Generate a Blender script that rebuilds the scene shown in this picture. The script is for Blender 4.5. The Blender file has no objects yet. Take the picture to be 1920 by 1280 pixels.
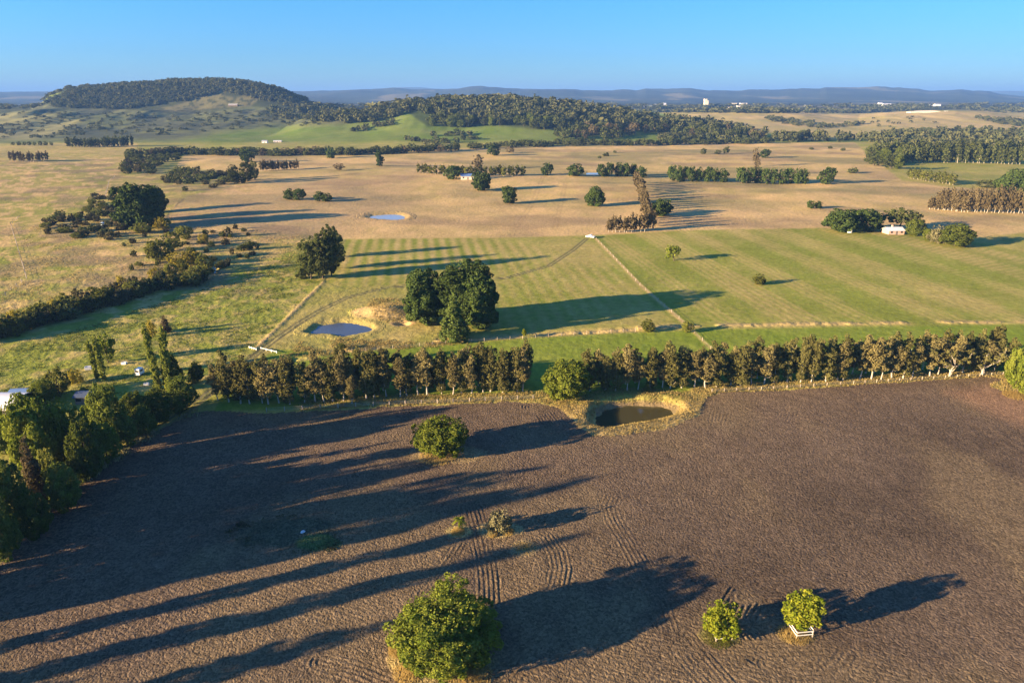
import bpy, math, random
import numpy as np
random.seed(7)
RNG = np.random.default_rng(11)
SC = bpy.context.scene
COL = SC.collection
PI = math.pi
# ------------------------------------------------------------------ camera model (24 mm lens, drone 70 m up, looking down 19.8 deg)
F = 1280.0; PIT = math.radians(19.8); CAMH = 70.0
cP, sP = math.cos(PIT), math.sin(PIT)
HAZE = 9.0e-5; SUN_E = 5.0; SKY_S = 0.046; EXPO = 2.25
SUN_EL = math.radians(12.0); SUN_AZ = math.radians(22.0)      # shadows run along +x turned 22 deg towards +y

def proj(x, y, z):
    z = z - CAMH
    d = y * cP - z * sP
    d = np.where(d < 1.0, 1.0, d)
    return 960 + F * x / d, 640 - F * (y * sP + z * cP) / d

def zrow(y, v):                      # height seen at picture row v at distance y
    return CAMH + y * np.tan(np.arctan((640 - np.asarray(v, float)) / F) - PIT)

def sstep(t):
    t = np.clip(t, 0, 1); return t * t * (3 - 2 * t)

def vnoise(x, y, seed=0):
    xi = np.floor(x); yi = np.floor(y)
    fx = x - xi; fy = y - yi
    xi = xi.astype(np.int64); yi = yi.astype(np.int64)
    def h(i, j):
        n = (i * 374761393 + j * 668265263 + seed * 974634777) & 0xffffffff
        n = ((n ^ (n >> 13)) * 1274126177) & 0xffffffff
        n = n ^ (n >> 16)
        return (n & 0xffffff) / float(0xffffff)
    sx = fx * fx * (3 - 2 * fx); sy = fy * fy * (3 - 2 * fy)
    a = h(xi, yi); b = h(xi + 1, yi); c = h(xi, yi + 1); d = h(xi + 1, yi + 1)
    return (a + (b - a) * sx) * (1 - sy) + (c + (d - c) * sx) * sy

def fbm(x, y, seed=0, o=4):
    s = 0; a = 0.5; t = 0
    for k in range(o):
        s = s + a * vnoise(x, y, seed + k * 17); t += a
        x = x * 2.03 + 13.7; y = y * 2.03 - 7.1; a *= 0.5
    return s / t                       # 0..1

# ------------------------------------------------------------------ terrain
VA = np.array([(-900, 208), (0, 207), (60, 205), (85, 193), (100, 181), (140, 167), (190, 164), (250, 159), (340, 153), (400, 151), (450, 153),
               (500, 160), (530, 169), (560, 184), (600, 196), (680, 208), (760, 216)], float)
VB = np.array([(480, 246), (560, 226), (600, 218), (700, 207), (760, 199), (800, 195), (860, 191), (960, 191), (1000, 196), (1060, 200), (1120, 207),
               (1200, 217), (1300, 232), (1400, 246), (1460, 252)], float)
VR = np.array([(1150, 222), (1200, 214), (1300, 212), (1420, 212), (1500, 214), (1570, 217), (1610, 219), (1660, 214), (1720, 210), (1790, 210),
               (1860, 214), (1920, 220), (2100, 226), (2600, 222)], float)
VF = np.array([(-2500, 172), (0, 174), (300, 172), (560, 172), (640, 170), (700, 167), (740, 165), (770, 168), (830, 168), (880, 165), (910, 163), (960, 167),
               (1060, 168), (1130, 170), (1190, 170), (1210, 166), (1290, 166), (1330, 171), (1400, 170), (1480, 168), (1535, 167), (1545, 164),
               (1680, 164), (1740, 170), (1800, 169), (1850, 172), (1900, 179), (1960, 184), (2200, 180), (3500, 174)], float)
VG = np.array([(-2500, 171), (60, 172), (100, 171), (660, 171), (720, 166), (745, 164), (790, 164), (830, 168), (1000, 170), (3500, 172)], float)

PONDS = []      # (polygon in world xy, water level, bank rise, bank width)

def seg_dist(px, py, poly, closed=True):
    n = len(poly); best = np.full(px.shape, 1e18)
    for i in range(n if closed else n - 1):
        ax, ay = poly[i]; bx, by = poly[(i + 1) % n]
        dx, dy = bx - ax, by - ay; L = dx * dx + dy * dy + 1e-12
        t = np.clip(((px - ax) * dx + (py - ay) * dy) / L, 0, 1)
        best = np.minimum(best, (px - ax - t * dx) ** 2 + (py - ay - t * dy) ** 2)
    return np.sqrt(best)

def inside(px, py, poly):
    c = np.zeros(px.shape, bool); n = len(poly)
    for i in range(n):
        ax, ay = poly[i]; bx, by = poly[(i + 1) % n]
        if ay == by: continue
        m = ((ay > py) != (by > py)) & (px < (bx - ax) * (py - ay) / (by - ay) + ax)
        c ^= m
    return c

def sdf(px, py, poly):               # positive inside
    d = seg_dist(px, py, poly)
    return np.where(inside(px, py, poly), d, -d)

def terrain(x, y):
    x = np.asarray(x, float); y = np.asarray(y, float)
    r = np.hypot(x, y)
    d = np.maximum(y * cP + 20.0, 1.0)
    u = 960 + F * x / d
    z = (fbm(x / 170, y / 210, 3, 3) - 0.5) * 5.0 * sstep((r - 230) / 300)
    z = z + (fbm(x / 55, y / 55, 5, 3) - 0.5) * 2.0 * sstep((r - 330) / 150)
    gul = fbm(x / 85 + 3, y / 260, 21, 4) - 0.5
    # table hill on the left with its foot slope
    wf = sstep((820 - u) / 260)
    foot = 36 * sstep((y - 1230) / 560) * wf * (1 + (0.75 * gul + 0.35 * (fbm(x / 48, y / 120, 23, 3) - .5)) * (1 - sstep((y - 1640) / 200)))
    zr = zrow(2000.0, np.interp(u, VA[:, 0], VA[:, 1]))
    up = np.maximum(zr - 36, 0) * sstep((y - 1735) / 235) * (1 - sstep((y - 2330) / 500))
    za = foot * (1 - 0.45 * sstep((y - 2300) / 600)) + up * (1 + 0.04 * gul)
    # wooded hill in the middle
    zr = zrow(1500.0, np.interp(u, VB[:, 0], VB[:, 1]))
    wb = sstep((u - 430) / 160) * sstep((1540 - u) / 160)
    zb = np.maximum(zr, 0) * wb * (sstep((y - 1085) / 430) ** 0.9) * (1 - sstep((y - 1580) / 420)) * (1 + 0.45 * gul * sstep((1480 - y) / 200))
    # dry rolling hills on the right
    zr = zrow(2150.0, np.interp(u, VR[:, 0], VR[:, 1])) + 10 * gul
    wr = sstep((u - 1120) / 200)
    zc = np.maximum(zr, 0) * wr * sstep((y - 1330) / 800) * (1 - 0.35 * sstep((y - 2200) / 500))
    zc = zc + wr * 9 * (fbm(x / 230, y / 300, 33, 2) - 0.45) * sstep((y - 1350) / 300) * (1 - sstep((y - 2300) / 500))
    zp = 22 * sstep((y - 2200) / 900)
    hill = np.maximum(np.maximum(za, zb), np.maximum(zc, zp))
    # the far ranges
    zr = zrow(9000.0, np.interp(u, VF[:, 0], VF[:, 1]) + 3.0 * (fbm(u / 26, u * 0 + 2, 9, 3) - .5))
    zf = np.maximum(zr - 22, 0) * sstep((y - 5200) / 3800) * (1 - 0.75 * sstep((y - 9300) / 2500)) * (0.70 + 0.60 * fbm(x / 420, y / 700, 41, 3) * (1 - sstep((y - 8000) / 900)) + 0.30 * sstep((y - 8000) / 900))
    zr2 = zrow(15500.0, np.interp(u, VG[:, 0], VG[:, 1]))
    zg = np.maximum(zr2 - 22, 0) * sstep((y - 11500) / 4000)
    z = z + hill + np.maximum(zf, zg)
    for poly, lev, rise, wid in PONDS:
        m = np.hypot(x - poly[0][0], y - poly[0][1]) < 90
        if m.any():
            sd = -sdf(x[m], y[m], poly) + (fbm(x[m] / 3.0, y[m] / 3.0, 77, 2) - .5) * 0.9
            zz = z[m]
            w = 1 - sstep((sd - wid) / (wid * 1.2))
            prof = np.where(sd < 0, lev - 0.5 * sstep(-sd / 1.5), lev + (rise - lev) * sstep(sd / wid))
            z[m] = zz * (1 - w) + prof * w
    # little mound of spoil by the big pines
    mx, my = MOUND
    z = z + 2.2 * np.exp(-(((x - mx) / 7.5) ** 2 + ((y - my) / 6.0) ** 2))
    return z

def flat(u, v, z=0.0):
    a = (u - 960) / F; b = (640 - v) / F
    t = (CAMH - z) / (sP - b * cP)
    return (a * t, (cP + b * sP) * t)
MOUND = flat(722, 586)

def at(u, v):                         # picture point -> ground point
    a = (u - 960) / F; b = (640 - v) / F
    dy = cP + b * sP; dz = -sP + b * cP
    t = np.concatenate([np.linspace(40, 1400, 700), np.linspace(1402, 4000, 800), np.geomspace(4005, 24000, 300)])
    h = CAMH + dz * t - terrain(a * t, dy * t)
    k = np.argmax(h < 0)
    if h[k] >= 0: k = len(t) - 1
    if k == 0: k = 1
    f = h[k - 1] / (h[k - 1] - h[k] + 1e-9)
    tt = t[k - 1] + f * (t[k] - t[k - 1])
    x, y = a * tt, dy * tt
    return (x, y, float(terrain(np.array([x]), np.array([y]))[0]))

def height_to(p, vtop):
    b = (640 - vtop) / F
    zc = p[1] * math.tan(math.atan(b) - PIT)
    return max(0.5, CAMH + zc - p[2])
def depth(p): return p[1] * cP - (p[2] - CAMH) * sP

def wpoly(pts, z=0.0): return [flat(u, v, z) for u, v in pts]

P1 = wpoly([(1116, 788), (1124, 772), (1150, 763), (1195, 760), (1240, 762), (1262, 768), (1264, 777), (1235, 787), (1190, 795), (1160, 800), (1132, 805), (1118, 800)], -1.6)
P2 = wpoly([(580, 624), (600, 611), (640, 605), (672, 607), (695, 617), (690, 622), (660, 628), (645, 631), (625, 627)], -0.7)
P3 = wpoly([(690, 408), (700, 404.5), (725, 402.5), (745, 402.5), (759, 406), (758, 411), (740, 412.5), (715, 411.5)], -0.6)
P4 = wpoly([(398, 502), (402, 497), (410, 494), (412, 499), (406, 507), (402, 513)], -0.5)
P5 = wpoly([(1096, 326), (1104, 324), (1120, 324), (1128, 326), (1118, 328), (1102, 328)], -0.4)
PONDS += [(P1, -1.5, 0.18, 3.2), (P2, -0.7, 0.1, 2.4), (P3, -0.6, 0.25, 3.5), (P4, -0.5, 0.1, 2.0), (P5, -0.4, 0.4, 6.0)]

PLOUGH = wpoly([(-460, 1420), (-260, 1235), (-110, 1128), (0, 1056), (60, 985), (130, 925), (215, 860), (300, 805), (365, 772), (400, 768), (480, 775), (600, 770), (720, 762),
                (850, 757), (960, 752), (1010, 755), (1050, 765), (1074, 785), (1083, 802), (1110, 818), (1150, 818), (1200, 812), (1260, 801),
                (1308, 779), (1318, 760), (1326, 745), (1350, 736), (1450, 732), (1600, 722), (1750, 712), (1850, 706), (1880, 711), (1852, 723), (1890, 735),
                (1960, 745), (2300, 770), (2300, 1500), (-460, 1500)])
HAY = wpoly([(648, 450), (900, 446), (1110, 442), (1280, 433), (1540, 428), (1620, 436), (1700, 434), (1820, 452), (1960, 480), (2300, 520), (2300, 600), (1900, 604), (1600, 606),
             (1300, 616), (990, 630), (940, 632), (930, 560), (800, 530), (640, 540), (608, 528)])
STRIP = wpoly([(1117, 447), (1200, 533), (1290, 612), (1335, 655)])
DITCH = wpoly([(607, 528), (545, 590), (478, 655)])
CREEK = wpoly([(560, 672), (650, 655), (800, 640), (980, 628), (1290, 611), (1600, 606), (1880, 604), (2200, 600)])
TRACK = wpoly([(380, 745), (440, 700), (478, 666), (520, 634), (560, 606), (600, 582), (650, 558), (720, 540), (800, 532), (950, 521), (1030, 498), (1075, 468), (1100, 447)])
TRACK2 = wpoly([(395, 735), (350, 770), (300, 800), (240, 850)])
FARTRACK = wpoly([(960, 440), (985, 400), (1003, 370), (1020, 330)])
FARTRACK2 = wpoly([(1040, 430), (1050, 390), (1060, 345)])
FARTRACK3 = wpoly([(931, 370), (940, 392), (965, 407), (1100, 398)])
HARROW = [  # tractor ridges left in the tilth: polyline (px), half width m
    ([(1287, 950), (1280, 932), (1250, 917), (1215, 913), (1175, 917), (1150, 930), (1142, 950), (1150, 975), (1175, 1015), (1205, 1070), (1235, 1135), (1255, 1190), (1300, 1250), (1350, 1300)], 2.2),
    ([(885, 950), (897, 990), (908, 1040), (914, 1090), (915, 1140)], 2.3),
    ([(985, 985), (1025, 1003), (1046, 1035), (1052, 1065), (1045, 1100), (1025, 1125)], 2.2),
    ([(870, 1005), (850, 1040), (825, 1075), (790, 1110)], 1.6),
    ([(1385, 1190), (1382, 1150), (1400, 1118), (1432, 1105), (1470, 1108), (1495, 1125)], 3.4),
    ([(1390, 1120), (1430, 1098), (1490, 1095), (1545, 1110), (1580, 1135)], 1.8),
    ([(1395, 1190), (1425, 1220)], 3.5), ([(1470, 1190), (1500, 1222)], 3.0), ([(1560, 1190), (1590, 1215)], 2.5),
    ([(1180, 1185), (1280, 1205), (1400, 1217), (1560, 1214)], 2.0),
    ([(1440, 1245), (1490, 1268), (1545, 1268), (1578, 1245), (1590, 1225)], 2.0),
    ([(1290, 1190), (1330, 1240), (1370, 1285)], 1.6),
    ([(695, 830), (760, 880), (830, 930)], 1.8),
    ([(1000, 763), (1025, 775), (1042, 797)], 3.6),
    ([(868, 789), (890, 795), (900, 806), (888, 818)], 1.8),
    ([(205, 1058), (240, 1048), (262, 1030), (270, 1008)], 1.2),
    ([(60, 1075), (150, 1000), (280, 920)], 2.6), ([(330, 1010), (450, 960), (640, 900)], 2.0),
    ([(1345, 790), (1350, 770), (1380, 760), (1440, 762), (1480, 772), (1470, 790), (1420, 796)], 2.6),
    ([(905, 1275), (950, 1240), (990, 1215)], 2.6), ([(600, 1240), (680, 1262), (740, 1290)], 2.2),
    ([(10, 1190), (60, 1160), (160, 1160)], 2.6), ([(970, 890), (980, 875), (965, 868)], 1.6),
]
HARROW = [(wpoly(p), w) for p, w in HARROW]
GOLDPX = [(300, 470), (316, 400), (345, 372), (400, 352), (440, 338), (462, 325), (330, 312), (345, 292), (640, 287), (960, 276), (1280, 269), (1600, 266), (1640, 300), (1690, 338), (1790, 352), (2300, 372),
          (2300, 440), (1920, 436), (1800, 448), (1700, 432), (1540, 428), (1280, 432), (1110, 442), (900, 446), (640, 449), (560, 438), (440, 434), (370, 432)]

# ------------------------------------------------------------------ mesh helpers
def np_mesh(name, V, Fc, mat=None, attrs=None, smooth=False):
    V = np.asarray(V, np.float32); Fc = np.asarray(Fc, np.int32)
    me = bpy.data.meshes.new(name)
    k = Fc.shape[1]
    me.vertices.add(len(V)); me.vertices.foreach_set('co', V.ravel())
    me.loops.add(Fc.size); me.loops.foreach_set('vertex_index', Fc.ravel())
    me.polygons.add(len(Fc))
    me.polygons.foreach_set('loop_start', np.arange(0, Fc.size, k, dtype=np.int32))
    try: me.polygons.foreach_set('loop_total', np.full(len(Fc), k, np.int32))
    except Exception: pass
    if smooth: me.polygons.foreach_set('use_smooth', np.ones(len(Fc), bool))
    for n, (typ, data) in (attrs or {}).items():
        a = me.attributes.new(n, typ, 'POINT')
        a.data.foreach_set('value' if typ == 'FLOAT' else 'color', np.asarray(data, np.float32).ravel())
    me.update(calc_edges=True)
    if mat: me.materials.append(mat)
    return me

def link(name, me, parent=None):
    o = bpy.data.objects.new(name, me); COL.objects.link(o)
    if parent: o.parent = parent
    return o
def tag(o, label=None, cat=None, group=None, kind=None):
    if label: o['label'] = label
    if cat: o['category'] = cat
    if group: o['group'] = group
    if kind: o['kind'] = kind
    return o
def empty(name, loc, label, cat, group=None, rz=0.0):
    o = bpy.data.objects.new(name, None); COL.objects.link(o)
    o.location = loc; o.rotation_euler = (0, 0, rz); o.empty_display_size = 0.5
    return tag(o, label, cat, group)

class MB:                                # collects boxes / tubes / quads into one mesh
    def __init__(s): s.v = []; s.f = []
    def box(s, x0, x1, y0, y1, z0, z1, rz=0, o=(0, 0, 0)):
        b = len(s.v); c, n = math.cos(rz), math.sin(rz)
        for x, y, z in ((x0, y0, z0), (x1, y0, z0), (x1, y1, z0), (x0, y1, z0), (x0, y0, z1), (x1, y0, z1), (x1, y1, z1), (x0, y1, z1)):
            s.v.append((o[0] + x * c - y * n, o[1] + x * n + y * c, o[2] + z))
        for q in ((0, 3, 2, 1), (4, 5, 6, 7), (0, 1, 5, 4), (1, 2, 6, 5), (2, 3, 7, 6), (3, 0, 4, 7)): s.f.append([b + i for i in q])
        return s
    def poly(s, pts):
        b = len(s.v); s.v += list(pts); s.f.append(list(range(b, b + len(pts)))); return s
    def prism(s, prof, y0, y1):          # profile in xz, extruded along y
        b = len(s.v); n = len(prof)
        for x, z in prof: s.v.append((x, y0, z))
        for x, z in prof: s.v.append((x, y1, z))
        s.f.append([b + i for i in range(n)]); s.f.append([b + n + i for i in reversed(range(n))])
        for i in range(n):
            j = (i + 1) % n; s.f.append([b + j, b + i, b + n + i, b + n + j])
        return s
    def tube(s, pts, rad, n=6):
        pts = [np.array(p, float) for p in pts]; b = len(s.v)
        for i, p in enumerate(pts):
            t = pts[min(i + 1, len(pts) - 1)] - pts[max(i - 1, 0)]; t /= (np.linalg.norm(t) + 1e-9)
            a = np.cross(t, (0.31, 0.9, 0.2)); a /= (np.linalg.norm(a) + 1e-9); c = np.cross(t, a)
            for k in range(n):
                w = 2 * PI * k / n; q = p + rad[i] * (math.cos(w) * a + math.sin(w) * c); s.v.append(tuple(q))
        for i in range(len(pts) - 1):
            for k in range(n):
                k2 = (k + 1) % n; s.f.append([b + i * n + k, b + i * n + k2, b + (i + 1) * n + k2, b + (i + 1) * n + k])
        s.f.append([b + k for k in reversed(range(n))]); e = b + (len(pts) - 1) * n; s.f.append([e + k for k in range(n)])
        return s
    def cyl(s, x, y, z0, z1, r, n=14, r1=None):
        return s.tube([(x, y, z0), (x, y, z1)], [r, r1 if r1 is not None else r], n)
    def mesh(s, name, mat):
        me = bpy.data.meshes.new(name); me.from_pydata(s.v, [], s.f); me.materials.append(mat); me.update(); return me
    def build(s, name, mat, parent=None): return link(name, s.mesh(name, mat), parent)

# ------------------------------------------------------------------ materials
def mat_new(name):
    m = bpy.data.materials.new(name); m.use_nodes = True
    nt = m.node_tree
    for n in list(nt.nodes): nt.nodes.remove(n)
    out = nt.nodes.new('ShaderNodeOutputMaterial')
    return m, nt, out
def N(nt, t, **kw):
    n = nt.nodes.new(t)
    for k, v in kw.items():
        if k in n.inputs: n.inputs[k].default_value = v
        else: setattr(n, k, v)
    return n
def math_(nt, op, a, b=None, clamp=False):
    n = nt.nodes.new('ShaderNodeMath'); n.operation = op; n.use_clamp = clamp
    for i, q in enumerate((a, b)):
        if q is None: continue
        if isinstance(q, (int, float)): n.inputs[i].default_value = q
        else: nt.links.new(q, n.inputs[i])
    return n.outputs[0]
def mixc(nt, f, a, b, mode='MIX'):
    n = nt.nodes.new('ShaderNodeMix'); n.data_type = 'RGBA'; n.blend_type = mode
    for sock, q in ((n.inputs[0], f), (n.inputs[6], a), (n.inputs[7], b)):
        if isinstance(q, (int, float)): sock.default_value = q
        elif isinstance(q, tuple): sock.default_value = (q + (1,))[:4]
        else: nt.links.new(q, sock)
    return n.outputs[2]
def ramp(nt, fac, lo, hi, a=0.0, b=1.0):
    n = nt.nodes.new('ShaderNodeMapRange'); n.inputs[1].default_value = lo; n.inputs[2].default_value = hi
    n.inputs[3].default_value = a; n.inputs[4].default_value = b; n.clamp = True
    nt.links.new(fac, n.inputs[0]); return n.outputs[0]

def simple_mat(name, col, rough=0.6, var=0.12, scale=3.0, metal=0.0, bump=0.0, spec=0.4):
    m, nt, out = mat_new(name)
    p = N(nt, 'ShaderNodeBsdfPrincipled'); p.inputs['Roughness'].default_value = rough; p.inputs['Metallic'].default_value = metal
    p.inputs['Specular IOR Level'].default_value = spec
    tc = N(nt, 'ShaderNodeTexCoord'); ns = N(nt, 'ShaderNodeTexNoise'); ns.inputs['Scale'].default_value = scale; ns.inputs['Detail'].default_value = 5
    nt.links.new(tc.outputs['Object'], ns.inputs['Vector'])
    k = ramp(nt, ns.outputs[0], 0.25, 0.75, 1 - var, 1 + var)
    mul = mixc(nt, 1.0, tuple(col), k, 'MULTIPLY')
    nt.links.new(mul, p.inputs['Base Color'])
    if bump:
        b = N(nt, 'ShaderNodeBump'); b.inputs['Distance'].default_value = bump; nt.links.new(ns.outputs[0], b.inputs['Height']); nt.links.new(b.outputs[0], p.inputs['Normal'])
    nt.links.new(p.outputs[0], out.inputs[0]); return m

def leaf_mat(name, c1, c2, tr=0.3, inst=0.25):
    m, nt, out = mat_new(name)
    at_ = N(nt, 'ShaderNodeAttribute', attribute_name='rnd'); oi = N(nt, 'ShaderNodeObjectInfo')
    c = mixc(nt, at_.outputs['Fac'], tuple(c1), tuple(c2))
    k = ramp(nt, oi.outputs['Random'], 0, 1, 1 - inst, 1 + inst)
    c = mixc(nt, 1.0, c, k, 'MULTIPLY')
    d = N(nt, 'ShaderNodeBsdfDiffuse'); t = N(nt, 'ShaderNodeBsdfTranslucent'); mx = N(nt, 'ShaderNodeMixShader'); mx.inputs[0].default_value = tr
    nt.links.new(c, d.inputs[0]); nt.links.new(c, t.inputs[0])
    nt.links.new(d.outputs[0], mx.inputs[1]); nt.links.new(t.outputs[0], mx.inputs[2]); nt.links.new(mx.outputs[0], out.inputs[0])
    return m

def ground_mat(name, soil):
    m, nt, out = mat_new(name)
    tc = N(nt, 'ShaderNodeTexCoord'); col = N(nt, 'ShaderNodeAttribute', attribute_name='tint'); ro = N(nt, 'ShaderNodeAttribute', attribute_name='rough')
    def noise(scale, det=4, rough=0.55, sx=1.0, sy=1.0, rz=0.0):
        mp = N(nt, 'ShaderNodeMapping'); mp.inputs['Scale'].default_value = (sx, sy, 1); mp.inputs['Rotation'].default_value = (0, 0, rz)
        nt.links.new(tc.outputs['Object'], mp.inputs['Vector'])
        n = N(nt, 'ShaderNodeTexNoise'); n.inputs['Scale'].default_value = scale; n.inputs['Detail'].default_value = det; n.inputs['Roughness'].default_value = rough
        nt.links.new(mp.outputs[0], n.inputs['Vector']); return n.outputs[0]
    p = N(nt, 'ShaderNodeBsdfPrincipled'); p.inputs['Roughness'].default_value = 0.95; p.inputs['Specular IOR Level'].default_value = 0.03
    if soil:
        n1 = noise(3.0, 4, 0.62, 1.0, 0.85, 0.5); n2 = noise(8.0, 3, 0.6); n3 = noise(0.22, 3)
        vo = N(nt, 'ShaderNodeTexVoronoi'); vo.inputs['Scale'].default_value = 2.6; vo.inputs['Randomness'].default_value = 1.0
        wp = N(nt, 'ShaderNodeVectorMath'); wp.operation = 'ADD'; nz = N(nt, 'ShaderNodeTexNoise'); nz.inputs['Scale'].default_value = 1.3
        nt.links.new(tc.outputs['Object'], nz.inputs['Vector']); nt.links.new(tc.outputs['Object'], wp.inputs[0]); nt.links.new(nz.outputs[1], wp.inputs[1]); nt.links.new(wp.outputs[0], vo.inputs['Vector'])
        clod = math_(nt, 'SUBTRACT', 0.6, vo.outputs['Distance'])
        h = math_(nt, 'ADD', math_(nt, 'MULTIPLY', n1, 0.21), math_(nt, 'MULTIPLY', n2, 0.08))
        h = math_(nt, 'ADD', h, math_(nt, 'MULTIPLY', clod, 0.16))
        v = math_(nt, 'MULTIPLY', ramp(nt, n1, 0.3, 0.72, 0.68, 1.35), ramp(nt, n3, 0.3, 0.7, 0.90, 1.12))
        sepc = N(nt, 'ShaderNodeSeparateColor'); nt.links.new(vo.outputs['Color'], sepc.inputs[0])
        v = math_(nt, 'MULTIPLY', v, ramp(nt, sepc.outputs[0], 0.0, 1.0, 0.68, 1.32))
        c = mixc(nt, 1.0, col.outputs['Color'], v, 'MULTIPLY')
        sp = ramp(nt, n2, 0.63, 0.72, 0.0, 0.55)          # bits of dry straw and stone
        c = mixc(nt, sp, c, (0.34, 0.26, 0.17))
    else:
        n1 = noise(0.55, 5, 0.6, 1, 0.8, 0.3); n2 = noise(2.4, 4, 0.65); n3 = noise(0.05, 4)
        h = math_(nt, 'ADD', math_(nt, 'MULTIPLY', n1, 0.55), math_(nt, 'MULTIPLY', n2, 0.16))
        v = math_(nt, 'MULTIPLY', ramp(nt, n1, 0.3, 0.7, 0.80, 1.22), ramp(nt, n2, 0.3, 0.7, 0.82, 1.2))
        v = math_(nt, 'MULTIPLY', v, ramp(nt, n3, 0.3, 0.7, 0.9, 1.1))
        c = mixc(nt, 1.0, col.outputs['Color'], v, 'MULTIPLY')
        dry = math_(nt, 'MULTIPLY', ramp(nt, n2, 0.52, 0.68), math_(nt, 'MULTIPLY', ro.outputs['Fac'], 0.45, True))
        c = mixc(nt, dry, c, (0.33, 0.25, 0.11))
    nt.links.new(c, p.inputs['Base Color'])
    hh = math_(nt, 'MULTIPLY', h, ro.outputs['Fac'])
    b = N(nt, 'ShaderNodeBump'); b.inputs['Distance'].default_value = 1.0; b.inputs['Strength'].default_value = 1.0
    nt.links.new(hh, b.inputs['Height']); nt.links.new(b.outputs[0], p.inputs['Normal'])
    nt.links.new(p.outputs[0], out.inputs[0]); return m

def water_mat(name, base, rough):
    m, nt, out = mat_new(name)
    p = N(nt, 'ShaderNodeBsdfPrincipled'); p.inputs['Base Color'].default_value = tuple(base) + (1,); p.inputs['Roughness'].default_value = rough; p.inputs['IOR'].default_value = 1.33
    tc = N(nt, 'ShaderNodeTexCoord'); n = N(nt, 'ShaderNodeTexNoise'); n.inputs['Scale'].default_value = 1.2; nt.links.new(tc.outputs['Object'], n.inputs['Vector'])
    b = N(nt, 'ShaderNodeBump'); b.inputs['Distance'].default_value = 0.012; nt.links.new(n.outputs[0], b.inputs['Height']); nt.links.new(b.outputs[0], p.inputs['Normal'])
    nt.links.new(p.outputs[0], out.inputs[0]); return m

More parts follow.
